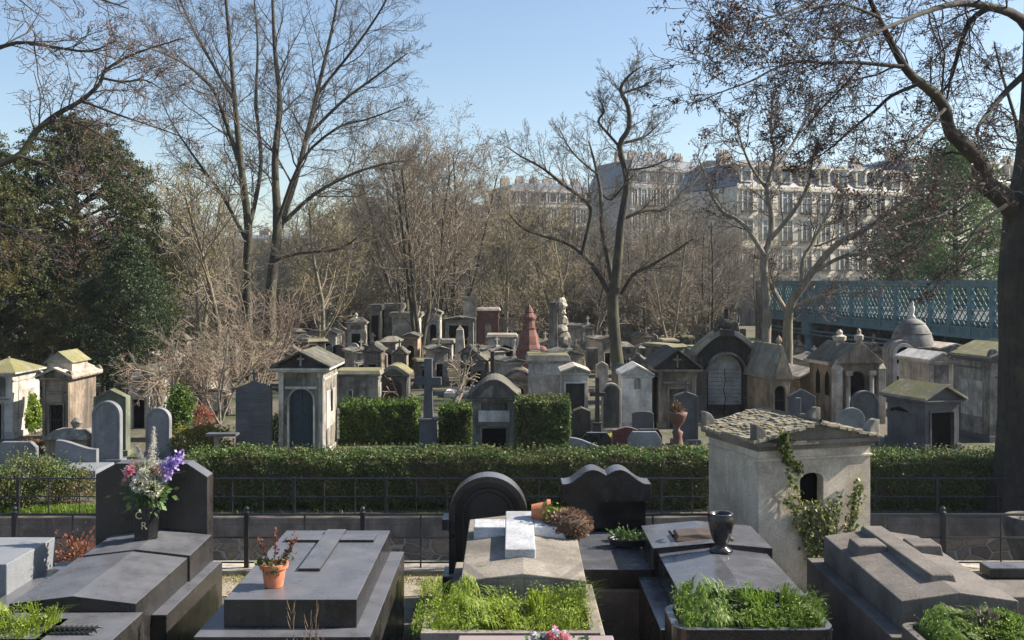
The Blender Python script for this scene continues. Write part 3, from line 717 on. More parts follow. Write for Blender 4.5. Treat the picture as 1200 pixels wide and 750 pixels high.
wild('faintly green tree behind the rough standing stone monument', 655, 60, 8.2, 35, (BARK_L, TW_B), (PALE, .05, 1, .2, 0, .6), stems=2, name='spring_tree')
wild('bare tree with thin dark stems growing among the wall tombs', 492, 52, 10.5, 36, (BARK_D, TW_B), S=SM, stems=3, spread=.12)
wild('tall bare fan-shaped brown tree behind the distant chapel tombs', 530, 68, 13.8, 37, (BARK_D, TW_B), (WARM, .055, 2, .2, 0, .55), S=SB, stems=6, spread=.16)
wild('tall bare brown tree between the left pavilion and the fan-shaped tree', 478, 72, 12.4, 38, (BARK_D, TW_B), (WARM, .055, 2, .2, 0, .45), S=SB, stems=5, spread=.16)
wild('slim bare tree just right of the rough standing stone monument', 696, 54, 6.5, 39, (BARK_D, TW_D), stems=1, r=.1)

# shrubby twiggy trees near the left tombs
SS = SP(2, [7, 5, 4], [12, 9, 0], [.5, .45, 0], [40, 42, 0], [.0, .02, 0], [.1, .16, .2], .006, [.5, .5, 0], [.3, .1, 0])
rd = random.Random(4)
def bushy(label, px, D, n, L_, seed, mat, spread, S=SS, r=.035, z=0, name='twiggy_shrub', cat='shrub', lf=None):
    rd = random.Random(seed)
    g = [((rd.gauss(0, .06), rd.gauss(0, .06), -.05 + z), (rd.gauss(0, spread), rd.gauss(0, spread), 1), L_ * rd.uniform(.7, 1.1), r) for _ in range(n)]
    return make_tree(name, label, cat, (wx(px, D), D, GZ), [], S, (BARK_L, mat), seed, g, lf)
bushy('pinkish twiggy shrub tree with upright rods before the double-trunked tree', 297, 33, 10, 3.9, 41, TW_P, .2)
bushy('second tangle of tall pinkish rods left of the tall dark stele', 258, 31, 7, 2.8, 42, TW_P, .25)
bushy('brown twiggy shrub behind the small round-topped headstone', 205, 33, 8, 2.6, 43, TW_B, .4, lf=(BUDS, .03, 1, .04, 0, .25))
bushy('low tangled shrub to the right of the weeping tree', 238, 36, 8, 2.4, 46, TW_B, .4, lf=(PALE, .03, 1, .04, 0, .2))
SW = SP(3, [6, 6, 5, 4], [9, 8, 6, 0], [.75, .55, .5, 0], [55, 50, 45, 0], [.0, -.06, -.06, -.05], [.12, .14, .18, .2], .007, [.55, .5, .5, 0], [.35, .15, .1, 0])
bushy('weeping bare tree with pale arching twigs behind the small tombs at left', 190, 30, 2, 2.4, 44, TW_P, .22, SW, .075, name='weeping_tree', cat='tree')
bushy('pale pruned knobbly little tree by the stone cross', 528, 34, 3, 1.9, 45, plain('pruned_pale_wood', (.36, .28, .20), .85), .5, SP(2, [5, 4, 3], [7, 5, 0], [.6, .5, 0], [55, 50, 0], [0, -.03, 0], [.12, .16, .2], .012, [.6, .6, 0], [.3, .2, 0]), .07, name='pruned_tree', cat='tree')
bushy('smaller pale pruned tree left of the stone cross', 470, 36, 3, 1.5, 47, plain('pruned_pale_wood', (.36, .28, .20), .85), .6, SP(2, [5, 4, 3], [6, 4, 0], [.6, .5, 0], [55, 50, 0], [0, -.03, 0], [.12, .16, .2], .012, [.6, .6, 0], [.3, .2, 0]), .05, name='pruned_tree', cat='tree')

# background wood: four grown trees and their copies
protos = [wild('slender bare tree in the dense brown wood beyond the tombs', px, Dd, h, sd_, (BARK_D if k % 2 else BARK_L, (TW_B, TW_G, TW_O, TW_G)[k]), None, SB, stems=st, group='bare trees of the wood beyond the tombs', r=.12, spread=.12)
          for k, (px, Dd, h, sd_, st) in enumerate([(790, 66, 10.5, 51, 2), (640, 78, 10.5, 52, 3), (820, 74, 10.0, 53, 2), (560, 84, 11.0, 54, 1)])]
rd = random.Random(77)
spots = []
for row, (Dd, x0, x1, n, hh) in enumerate([(62, 740, 840, 4, .72), (74, 600, 900, 10, .80), (90, 180, 610, 12, 1.02), (88, 610, 900, 9, .82), (106, 120, 620, 13, 1.12), (104, 620, 930, 9, .80), (66, 200, 460, 5, .7)]):
    for i in range(n):
        px = x0 + (x1 - x0) * (i + rd.uniform(.1, .9)) / n; d = Dd + rd.uniform(-5, 5)
        if d < 72 and wx(px, d) > 20.4 - .104 * (d - 38) - 1.8: continue
        spots.append((px, d, hh * rd.uniform(.86, 1.1)))
for i, (px, d, s) in enumerate(spots):
    copy_thing(protos[rd.randrange(4)], (wx(px, d), d, GZ), rd.uniform(0, 6.28), (s * 1.05, s * 1.05, s))

# understorey thicket: leaf-fleck and twig tangle low in the wood
SU = SP(2, [6, 5, 4], [12, 9, 0], [.5, .45, 0], [45, 45, 0], [.0, 0, 0], [.12, .16, .2], .016, [.5, .5, 0], [.15, .1, 0])
rd2 = random.Random(9)
th = make_tree('thicket', 'low brown thicket bush at the foot of the wood', 'bush', (wx(800, 60), 60, GZ), [], SU, (BARK_D, TW_B), 61,
               [((rd2.gauss(0, .5), rd2.gauss(0, .5), -.05), (rd2.gauss(0, .5), rd2.gauss(0, .5), 1), rd2.uniform(2.2, 3.6), .03) for _ in range(16)],
               (leaf('thicket_flecks', [(.07, .09, .03), (.14, .12, .05), (.13, .09, .06)], .3), .06, 1, .12, 0, .7), 'thicket bushes at the foot of the wood')
for i in range(52):
    px = rd.uniform(120, 900); d = rd.uniform(66, 100); s = rd.uniform(.8, 1.5)
    if wx(px, d) > 20.4 - .104 * (d - 38) - 1.5: px -= 150
    copy_thing(th, (wx(px, d), d, GZ), rd.uniform(0, 6.28), s)

# evergreen masses
def evergreen(name, label, px, D, w_, h, n, seed, mat, size, zb=.06, trunkr=.28, mat2=None, top=.5, zg=GZ, clumps=70):
    rng = np.random.default_rng(seed); t = thing(name, label, 'tree', (wx(px, D), D, zg))
    cc = []; pol = [([(0, 0, -.1), (.05, .1, h * .4), (-.1, 0, h * .85)], [trunkr, trunkr * .7, trunkr * .2])]; lo = []
    for k in range(clumps):
        z = zb + (1 - zb) * (k + .5) / clumps
        rr = (1 - max(0, (z - top) / (1 - top)) ** 2.2) * (.72 + .28 * min(1, z / .25)) * rng.uniform(.62, 1.05)
        a = k * 2.39996 + rng.normal(0, .3); r = w_ / 2 * rr * (rng.uniform(.45, 1) ** .5)
        c = (math.cos(a) * r, math.sin(a) * r, z * h); cc.append(c)
        lo.append(([(0, 0, max(.3, c[2] - r * .35)), (c[0] * .5, c[1] * .5, c[2] - r * .1), c], [trunkr * .25, trunkr * .14, .02]))
    V, Q = tubes(pol, 9); fast('trunk', V, Q, BARK_K, t, smooth=True)
    V, Q = tubes(lo, 5); fast('branches', V, Q, BARK_K, t)
    cc = np.array(cc)
    # every clump breaks up into drooping sprays of small leaves
    ns = 26; sp = np.repeat(cc, ns, 0); q = rng.normal(0, 1, (len(sp), 3)); q /= np.linalg.norm(q, axis=1)[:, None]
    sp = sp + q * np.array([w_ * .12, w_ * .12, h * .085]) * (rng.uniform(.3, 1, (len(sp), 1)) ** .5)
    per = max(1, n // len(sp)); c = np.repeat(sp, per, 0)
    dirs = np.repeat(q * np.array([1, 1, .2]) + np.array([0, 0, -.35]), per, 0); tt = rng.uniform(-1, 1, (len(c), 1)) * size * 4.5
    c = c + dirs * tt + rng.normal(0, size * 1.1, c.shape)
    c = c[c[:, 2] > .15]
    V, Q = leaves(c, size, seed, aspect=.42); 
    fast('foliage', V, Q, mat, t)
    return t
YEW = leaf('yew_needles', [(.018, .034, .012), (.034, .056, .018), (.058, .078, .025), (.10, .11, .034)], .28, patch=(.14, .115, .04), psc=.35)
YEW2 = leaf('yew_needles_blue', [(.02, .038, .017), (.036, .062, .026), (.07, .095, .038)], .3)
evergreen('evergreen_tree', 'broad dark evergreen tree filling the left behind the tombs', 88, 40, 8.6, 10.2, 190000, 71, YEW, .055, top=.6, clumps=110)
evergreen('evergreen_tree', 'olive-tinged evergreen cut by the left edge', -25, 37, 7.0, 9.2, 80000, 72, YEW, .055, top=.55)
evergreen('evergreen_tree', 'bluish green lower evergreen at the right flank of the broad dark one', 152, 36.5, 3.6, 5.6, 45000, 73, YEW2, .05, zb=.12, top=.4, trunkr=.14)
CEDAR = leaf('cedar_needles', [(.04, .09, .03), (.08, .15, .04), (.14, .20, .06)], .3)
evergreen('evergreen_tree', 'green cedar-like tree beside the big trunk, above the bridge at right', 1120, 62, 8.5, 12.5, 26000, 74, CEDAR, .12, zb=.25, top=.5)
evergreen('evergreen_tree', 'second green conifer above the bridge, nearer the apartment block', 1060, 78, 6.5, 9.5, 16000, 75, YEW2, .13, zb=.25, top=.5)

# ------------------------------------------------------------------ buildings
def panes_mat(name, dark, light):
    if name in _m: return _m[name]
    m, t, b = newmat(name); v = coords(t)
    n = noise(t, v, .7, 3, .6)
    t.links.new(ramp(t, n, [(.4, dark), (.65, light)]), b.inputs['Base Color']); b.inputs['Roughness'].default_value = .08
    _m[name] = m; return m
GLASS = panes_mat('window_glass', (.02, .028, .035), (.10, .13, .16))
BEIGE = stone('facade_cream_stone', (.60, .54, .44), (.3, .27, .22), streak=.3, stain=.2, blocks=(1.2, .45))
BEIGE2 = stone('facade_grey_plaster', (.34, .32, .29), (.17, .16, .15), streak=.3, stain=.3)
BRWN = stone('facade_warm_plaster', (.36, .28, .21), (.2, .16, .12), streak=.3, stain=.2)
ZINC = plain('zinc_roof', (.13, .15, .18), .5, 0, .2, 1.5)
CHIM = stone('chimney_render', (.40, .34, .29), (.22, .18, .15), streak=.3)
WOODW = plain('white_window_wood', (.55, .54, .5), .5)
def house(label, px0, px1, D, zb, floors, fh, bays, wall, rz=0, depth=12, roofh=3.2, chim=4, balc=(2, 5), seed=1, dorm=True, name='apartment_building'):
    rd = random.Random(seed)
    x0 = wx(px0, D); k1 = (px1 - 600) / F; wd = (k1 * D - x0) / (math.cos(rz) - k1 * math.sin(rz)); h = floors * fh
    t = thing(name, label, 'building', (x0, D, zb), rz)
    MB().box(0, wd, 0, depth, 0, h).build('wall', wall, t)
    m = MB()
    for f in range(1, floors + 1): m.box(-.15, wd + .15, -.22, .1, f * fh - .28, f * fh - .02 + (.12 if f == floors else 0))
    m.build('cornice', wall, t)
    # mansard
    m = MB(); m.taper(.1, wd - .1, .1, depth - .1, h + .11, h + roofh, .9); m.taper(.99, wd - .99, .99, depth - .99, h + roofh + .002, h + roofh + .7, 2.5); r = m.build('roof', ZINC, t)
    bw = wd / bays
    wm = None
    for f in range(floors):
        for k in range(bays):
            cx = (k + .5) * bw; z = f * fh + .55; ww = min(1.25, bw * .5); wh = fh * .66
            if wm is None:
                m = MB(); m.box(-ww / 2, ww / 2, -.03, .02, 0, wh); pm = m
                wo = pm.build('window', GLASS, t); wo.location = (cx, 0, z)
                m = MB(); a = .09
                m.box(-ww / 2 - .14, -ww / 2, -.12, .03, -.05, wh + .1); m.box(ww / 2, ww / 2 + .14, -.12, .03, -.05, wh + .1)
                m.box(-ww / 2 - .2, ww / 2 + .2, -.16, .03, wh + .1, wh + .28)
                m.box(-.04, .04, -.06, -.035, 0, wh); m.box(-ww / 2, ww / 2, -.06, -.035, wh * .72, wh * .72 + .06)
                fo = m.build('frame', WOODW if wall is not BRWN else BEIGE2, wo); wm = (wo, fo)
                m = MB()
                m.box(-ww / 2 - .25, ww / 2 + .25, -.55, .0, -.16, -.06)
                for q in range(11): 
                    xx = -ww / 2 - .2 + q * (ww + .4) / 10; m.box(xx - .015, xx + .015, -.53, -.50, -.06, .82)
                m.box(-ww / 2 - .25, ww / 2 + .25, -.54, -.49, .82, .87)
                bo = m.build('balcony', IRON, wo); bo_ = bo
            else:
                c = wm[0].copy(); C.objects.link(c); c.location = (cx, 0, z)
                g = wm[1].copy(); C.objects.link(g); g.parent = c
                if f in balc or rd.random() < .5:
                    g = bo_.copy(); C.objects.link(g); g.parent = c
    if dorm:
        for k in range(bays):
            cx = (k + .5) * bw
            m = MB(); m.box(cx - .75, cx + .75, .1, 1.6, h + .5, h + 2.3); m.prism([(cx - .9, h + 2.3), (cx + .9, h + 2.3), (cx, h + 2.8)], 0, 1.7)
            d_ = m.build('dormer', wall, r); 
            MB().box(cx - .45, cx + .45, .06, .12, h + .7, h + 2.1).build('pane', GLASS, r)
    for k in range(chim):
        cx = wd * (k + .5 + rd.uniform(-.15, .15)) / chim
        m = MB(); m.box(cx - .8, cx + .8, 5, 5.7, h + .5, h + roofh + 1.5)
        for q in range(5): m.lathe([(.12, h + roofh + 1.5), (.10, h + roofh + 1.95)], cx - .6 + q * .3, 5.35, 8)
        m.build('chimney', CHIM, r)
    return t
house('cream stone apartment block with rows of tall windows above the bridge', 864, 1062, 108, -2, 5, 3.1, 9, BEIGE, R(24), roofh=2.6, seed=1)
house('second cream apartment block further right behind the conifers', 1066, 1240, 120, -2, 5, 3.5, 8, BEIGE, R(24), roofh=2.4, seed=2)
house('grey plastered block with long roof left of the cream apartments', 738, 824, 150, 1, 5, 3.3, 8, BEIGE2, R(26), roofh=4, seed=3, chim=5)
house('long low roofed block rising just above the middle of the wood', 596, 700, 170, 3, 4, 3.3, 9, BEIGE, R(22), roofh=3.4, seed=4, chim=6)
house('grey roofed house behind the thick of the wood, left of the pollarded tree', 470, 592, 176, 0, 4, 3.2, 8, BEIGE2, 0, roofh=3.4, seed=5)
house('pale house glimpsed between the double trunk and the fan-shaped tree', 405, 466, 160, 0, 4, 3.1, 5, BEIGE2, R(20), roofh=2.6, seed=6, chim=1)
house('warm plastered house hidden behind the evergreen and spring trees', 160, 396, 170, -2, 3, 3.2, 12, BRWN, 0, roofh=3, seed=7)
house('grey house behind the dark evergreen at the far left', -60, 150, 160, -2, 3, 3.2, 10, BEIGE2, 0, roofh=3, seed=8)
# pointed pavilion roof on the left house
t = thing('roof_pavilion', 'small gabled roof pavilion with orange lit boards on the skyline left of centre', 'roof pavilion', (wx(430, 150), 150, wz(262, 150)))
m = MB(); m.box(-2.2, 2.2, 0, 3, -6, 1.0); m.build('wall', BEIGE2, t)
m = MB(); m.prism([(-2.9, 1.0), (2.9, 1.0), (1.0, 3.9), (-1.0, 3.9)], -.3, 3.3); m.build('roof', ZINC, t)
MB().prism([(-1.2, 1.3), (1.2, 1.3), (.6, 2.9), (-.6, 2.9)], -.42, -.28).build('gable_boards', CHIM, t)
for k in range(4): MB().box(-1.9 + k * 1.0, -1.3 + k * 1.0, -.05, .02, -.9, .6).build('window', GLASS, t)
# the stair tower of the tall blocks
t = thing('apartment_building', 'narrow tower-like end house with blind chimney wall and glazed studio beside it', 'building', (wx(828, 125), 125, 0))
MB().box(0, 2.9, 0, 9, -1, wz(188, 125)).build('chimney_wall', CHIM, t)
MB().box(2.92, 7.2, .4, 9, -1, wz(216, 125)).build('wall', BEIGE2, t)
MB().box(3.0, 5.9, .9, 8, wz(216, 125) + .01, wz(193, 125)).build('studio_glazing', panes_mat('teal_glass', (.05, .12, .15), (.16, .30, .36)), t)
m = MB()
for k in range(6): m.box(3.0 + k * .57, 3.06 + k * .57, .82, .9, wz(216, 125), wz(193, 125))
m.build('glazing_bars', WOODW, t)
MB().taper(2.92, 7.2, .5, 9, wz(193, 125) + .01, wz(188, 125), .5).build('roof', ZINC, t)
for f in range(4):
    for k in range(3): MB().box(3.3 + k * 1.3, 4.1 + k * 1.3, .34, .42, 1 + f * 2.9, 2.7 + f * 2.9).build('window', GLASS, t)

# ------------------------------------------------------------------ iron bridge
ax, ay, bx_, by = 20.4, 38.0, 14.4, 96.0
t = thing('iron_bridge', 'blue-green iron road bridge with lattice sides on round columns', 'bridge', (ax, ay, 0), math.atan2(-(bx_ - ax), by - ay))
Lb = 31.0      # local +y runs along the bridge, its left face at local x = 0
zt, zb = 3.46, .95
m = MB(); m.box(-.16, .16, -14, Lb, zt - .12, zt); m.box(-.11, .11, -14, Lb, zt - .28, zt - .125); m.build('handrail', TEAL, t)
m = MB(); m.box(-.2, .2, -14, Lb, zb, zb + .1); m.box(-.06, .06, -14, Lb, zb + .10, zb + .42); m.box(-.14, .14, -14, Lb, zb + .42, zb + .48); m.build('bottom_girder', TEAL, t)
m = MB()
stp = .42; z0, z1 = zb + .48, zt - .28; n = int((Lb + 14) / stp)
for i in range(n):
    y = -14 + i * stp
    for (ya, yb) in ((y, y + stp * 2), (y + stp * 2, y)):
        for (za, zc) in ((z0, (z0 + z1) / 2), ((z0 + z1) / 2, z1)):
            dx = .016 if ya < yb else -.016
            w2 = .042
            m.add([(dx - .015, ya - w2, za), (dx - .015, ya + w2, za), (dx - .015, yb + w2, zc), (dx - .015, yb - w2, zc),
                   (dx + .015, ya - w2, za), (dx + .015, ya + w2, za), (dx + .015, yb + w2, zc), (dx + .015, yb - w2, zc)],
                  [(0, 1, 2, 3), (7, 6, 5, 4), (0, 4, 5, 1), (1, 5, 6, 2), (2, 6, 7, 3), (3, 7, 4, 0)])
lat = m.build('lattice', TEAL, t)
for i in range(int((Lb + 14) / 1.68) + 1):
    y = -14 + i * 1.68; MB().box(-.10, .10, y - .12, y + .12, zb + .10, zt - .12).build('lattice_post', TEAL, t)
MB().box(.22, 13.5, -14, Lb, zb + .3, zb + .75).build('deck', stone('bridge_deck', (.08, .08, .08)), t)
m = MB()
for i in range(int((Lb + 14) / 2.2)): m.box(.2, 13.3, -13.5 + i * 2.2, -13.3 + i * 2.2, zb - .25, zb + .298)
m.build('cross_girders', plain('underdeck_shade_teal', (.03, .06, .07), .6), t)  # darker copy of the bridge teal paints the shade under the deck
m = MB(); m.box(-.02, .30, -14, Lb, zb - .75, zb - .68); m.tube([(.1, -14, zb - .5), (.1, Lb, zb - .5)], .06, 6); m.build('service_pipe', TEAL, t)
pier = []
for y in (4.6, 24.4):
    for xx in (.25, 6.5, 12.5):
        m = MB(); m.lathe([(.42, GZ - .1), (.42, GZ + .3), (.30, GZ + .42), (.28, zb - 1.0), (.36, zb - .9), (.36, zb - .8), (.5, zb - .76), (.5, zb - .02)], xx, y, 20)
        m.build('column', TEAL, t, smooth=False)
MB().box(-.18, 13.7, Lb + .01, Lb + 2, GZ, zt).build('abutment', LIME2, t)
MB().box(13.35, 13.6, -14, Lb, zb, zt).build('far_parapet', TEAL, t)
MB().box(13.3, 13.7, -14, Lb, GZ - .2, zb - .001).build('added_dark_wall', SOOTF, t)  # wall added in near-black stone to darken the space under the bridge

# dark ground rise and wall under the bridge
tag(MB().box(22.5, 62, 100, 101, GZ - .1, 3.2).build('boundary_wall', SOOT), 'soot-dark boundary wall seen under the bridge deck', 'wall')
tag(MB().box(-90, 20, 128, 129, GZ - .1, 5.0).build('boundary_wall', SOOT), 'long grey boundary wall behind the wood', 'wall')

# air between the near graves and the far houses
hz = bpy.data.materials.new('haze_air'); hz.use_nodes = True; ht_ = hz.node_tree
for nd in list(ht_.nodes):
    if nd.type == 'BSDF_PRINCIPLED': ht_.nodes.remove(nd)
pv = ht_.nodes.new('ShaderNodeVolumePrincipled'); pv.inputs['Color'].default_value = (.86, .92, 1, 1); pv.inputs['Density'].default_value = .0003; pv.inputs['Anisotropy'].default_value = .2
ht_.links.new(pv.outputs[0], [q for q in ht_.nodes if q.type == 'OUTPUT_MATERIAL'][0].inputs['Volume'])
tag(MB().box(-720, 720, -45, 1420, AV - 1.3, 34).build('haze', hz), 'thin pale air haze over the whole cemetery', 'haze', kind='stuff')

# ------------------------------------------------------------------ tombs beyond the avenue
def opening(kind, w, h, n=10):
    """outline of a door notch from floor level, left foot to right foot"""
    if kind == 'rect': return [(-w / 2, 0), (-w / 2, h), (w / 2, h), (w / 2, 0)]
    r = w / 2; return [(-r, 0)] + [(r * math.cos(PI - PI * i / n), h - r + r * math.sin(PI * i / n)) for i in range(n + 1)] + [(r, 0)]
def cross(m, cx, y, z, h, w_, t, th):
    m.box(cx - t / 2, cx + t / 2, y - th / 2, y + th / 2, z, z + h)
    m.box(cx - w_ / 2, cx - t / 2, y - th / 2, y + th / 2, z + h * .58, z + h * .58 + t)
    m.box(cx + t / 2, cx + w_ / 2, y - th / 2, y + th / 2, z + h * .58, z + h * .58 + t)
    return m
def chapel(label, px0, px1, ytop, yeave, D, depth, wall, roofm, door=('rect', .5, .6), doorm=None, roof='gable', over=.12, cat='mausoleum', name='mausoleum',
           rz=0.0, finial=None, acro=False, pil=False, plaque=None, arris=None, zg=GZ, trim=None, plinth=.18, extra=None, frame=True, boss=False, bars=False):
    W = (px1 - px0) / F * D; cx = wx((px0 + px1) / 2, D); he = wz(yeave, D) - zg; ht = wz(ytop, D) - zg
    t = thing(name, label, cat, (cx, D, zg), rz); trim = trim or wall
    w2 = W / 2 - over; ft = .16
    seed = int(px0)
    dk, dw, dh = door if door else ('rect', .3, .3)
    if door:
        ow, oh = dw * 2 * w2, dh * he
        o = opening(dk, ow, oh)
        pts = [(-w2, 0)] + o + [(w2, 0), (w2, he), (-w2, he)]
        m = MB(); m.prism(pts, 0, ft); m.box(-w2, w2, ft + .001, depth, 0, he)
        m.build('wall', wall, t, bevel=.012)
        if frame:
            fw = .05 if W < 1.5 else .07
            oi = o; 
            oo = opening(dk, ow + 2 * fw, oh + fw)
            MB().band(oo, oi, -.035, .03).build('door_frame', trim, t, bevel=.006)
        dm = doorm or DARKHOLE
        m = MB(); sh = opening(dk, ow - .002, oh - .002); m.prism(sh[::-1], ft * .62, ft * .95)
        d_ = m.build('door', dm, t)
        if dm is not DARKHOLE:
            m = MB(); m.box(-.012, .012, ft * .5, ft * .62, 0.02, oh * .98)
            for k in range(-3, 4):
                if k: m.box(k * ow / 7.5 - .006, k * ow / 7.5 + .006, ft * .55, ft * .62, .05, oh * .62)
            m.box(-ow / 2 + .01, ow / 2 - .01, ft * .52, ft * .615, oh * .62, oh * .65)
            m.build('door_battens', dm, d_)
        elif bars:
            m = MB()
            for k in range(7): m.tube([(-ow / 2 + ow * (k + .5) / 7, ft * .4, 0), (-ow / 2 + ow * (k + .5) / 7, ft * .4, oh * (.99 if dk == 'rect' else .8))], .008, 5)
            for zz in (.3, .6): m.box(-ow / 2, ow / 2, ft * .4 - .008, ft * .4 + .008, oh * zz, oh * zz + .02)
            m.build('grille', IRON, d_)
    else:
        MB().box(-w2, w2, 0, depth, 0, he).build('wall', wall, t, bevel=.012)
    pw = w2 + .05; dw_ = ow / 2 + .08 if door else 0
    for s in (-1, 1):
        m = MB(); q = [(dw_ * s, -.05), (pw * s, -.05), (pw * s, depth + .05), ((w2 + .002) * s, depth + .05), ((w2 + .002) * s, -.002), (dw_ * s, -.002)]
        m.prism_z(q if s > 0 else q[::-1], 0, plinth); m.build('plinth', trim, t, bevel=.008)
    m = MB(); ch = max(.07, he * .05)
    m.box(-w2 - over * .55, w2 + over * .55, -over * .55, depth + over * .55, he, he + ch * .5)
    m.box(-w2 - over, w2 + over, -over, depth + over, he + ch * .5 + .001, he + ch)
    m.build('cornice', trim, t, bevel=.008)
    if pil:
        for s in (-1, 1):
            m = MB(); pwd = w2 * .2
            xa = s * (w2 - pwd / 2 - .01)
            m.box(xa - pwd / 2, xa + pwd / 2, -.06, -.002, plinth + .001, he * .93); m.box(xa - pwd * .65, xa + pwd * .65, -.085, -.002, he * .93 + .001, he - .002)
            m.box(xa - pwd * .65, xa + pwd * .65, -.08, -.002, plinth + .002, plinth + .1)
            m.build('pilaster', trim, t, bevel=.006)
        MB().box(-w2 * .72, w2 * .72, -.05, -.002, he * .80, he * .83).build('string_course', trim, t, bevel=.004)
    if W > 1.1:
        zc_ = he * .9
        for s in (-1, 1):
            xa, xb = sorted((s * (w2 + .0015), s * (w2 + .022))); MB().box(xa, xb, 0, depth, zc_, zc_ + .05).build('belt_course', trim, t)
            xa, xb = sorted((s * (w2 + .0015), s * (w2 + .014))); MB().box(xa, xb, depth * .2, depth * .8, he * .3, he * .75).build('side_panel', wall if wall is not LIME2 else BONE, t, bevel=.004)
    if not pil and door and dh < .8:
        MB().box(-w2 * .8, w2 * .8, -.03, -.002, he * (dh + .06), he * (dh + .06) + .05).build('string_course', trim, t, bevel=.004)
        MB().box(-w2 * .6, w2 * .6, -.02, -.002, he * (dh + .11), he * .97).build('name_panel', LIME2 if wall is not LIME2 else SOOT, t, bevel=.004)
    zb = he + ch + .001; rh = ht - zb
    ov = over
    if roof == 'gable':
        th = .06
        m = MB(); m.prism([(-w2 - ov, zb), (0, zb + rh - th), (w2 + ov, zb), (w2 + ov, zb + th), (0, zb + rh), (-w2 - ov, zb + th)], -ov - .04, depth + ov)
        m.build('roof', roofm, t, bevel=.006)
        m = MB(); m.prism([(-w2 - ov * .6, zb + .001), (w2 + ov * .6, zb + .001), (0, zb + rh - th * 1.3)], -ov * .2, depth + ov * .2)
        p = m.build('pediment', SOOTF if boss else wall, t)
        if boss:
            m = MB(); cross(m, 0, -ov * .2 - .03, zb + .05, rh * .62, rh * .42, .045, .05); m.build('relief_cross', trim, p)
    elif roof == 'pyramid':
        m = MB(); m.taper(-w2 - ov, w2 + ov, -ov, depth + ov, zb, zb + rh * .9, (w2 + ov) * .92, (depth / 2 + ov) * .92)
        m.ball((0, depth / 2, zb + rh * .95), rh * .12, 8, 6); m.build('roof', roofm, t)
    elif roof == 'flat':
        MB().taper(-w2 - ov * 1.3, w2 + ov * 1.3, -ov * 1.3, depth + ov * 1.3, zb, zb + rh, .06).build('roof', roofm, t, bevel=.01)
    elif roof == 'curve':
        a = [(-w2 - ov, zb)] + [((w2 + ov) * (-1 + 2 * i / 14), zb + .05 + (rh - .05) * math.sin(PI * i / 14) ** 1.3) for i in range(15)] + [(w2 + ov, zb)]
        MB().prism(a[::-1][::-1], -ov, depth + ov).build('roof', roofm, t, bevel=.008)
        a2 = [(-w2 * .8, zb + .02)] + [(w2 * .8 * (-1 + 2 * i / 14), zb + .04 + (rh * .72 - .05) * math.sin(PI * i / 14) ** 1.3) for i in range(15)] + [(w2 * .8, zb + .02)]
        MB().prism(a2, -ov - .03, -ov - .002).build('pediment', wall, t)
    elif roof == 'steep':
        m = MB(); m.prism([(-w2 - ov, zb - .05), (w2 + ov, zb - .05), (.03, zb + rh), (-.03, zb + rh)], -ov, depth + ov); m.build('roof', roofm, t, bevel=.006)
        MB().prism([(-w2 * .8, zb - .02), (w2 * .8, zb - .02), (0, zb + rh * .75)], -ov - .04, -ov - .002).build('pediment', wall, t)
    elif roof == 'hip':
        m = MB(); m.taper(-w2 - ov, w2 + ov, -ov, depth + ov, zb, zb + rh, (w2 + ov) * .6, (depth / 2 + ov) * .55); m.build('roof', roofm, t, bevel=.006)
    if acro:
        for s in (-1, 1):
            for yy in ((-ov, depth + ov - .1) if acro == 2 else (-ov,)):
                r = min(.16, .12 * W)
                m = MB(); m.prism([(s * (w2 + ov - r * .9), zb)] + [(s * (w2 + ov) + (-s) * r * .95 + r * .9 * math.cos(a) * 1.0, zb + r * 1.5 * max(0, math.sin(a)) + .01) for a in [PI - PI * i / 8 for i in range(9)]] + [(s * (w2 + ov), zb)], yy - .02, yy + .10)
                m.build('acroterion', trim, t)
    if finial == 'cross':
        m = MB(); zt_ = zb + rh - .03; m.box(-.09, .09, -.09 + .1, .09 + .1, zt_ - .02, zt_ + .08); cross(m, 0, .1, zt_ + .081, .42 * W / 1.6 + .1, .26 * W / 1.6 + .06, .055, .055)
        m.build('finial_cross', trim, t)
    if finial == 'ball':
        m = MB(); zt_ = zb + rh - .03; m.lathe([(.09, zt_), (.05, zt_ + .05), (.1, zt_ + .14), (.09, zt_ + .2), (.02, zt_ + .3)], 0, .08, 10); m.build('finial', trim, t)
    if plaque:
        pm, pz, pw_, ph = plaque
        m = MB(); m.box(-w2 * pw_, w2 * pw_, -.03, -.002, he * pz, he * pz + ph); m.build('plaque', pm, t, bevel=.004)
    return t, W, he, ht
def side_window(t, W, he, over, y, z, w_, h, side, m_=DARKHOLE):
    x = side * (W / 2 - over); xa, xb = (x, x + .012) if side > 0 else (x - .012, x)
    MB().prism_yz([(y - w_ / 2, z), (y + w_ / 2, z), (y + w_ / 2, z + h), (y, z + h + min(w_ * .4, .08)), (y - w_ / 2, z + h)], xa, xb).build('side_window', m_, t)

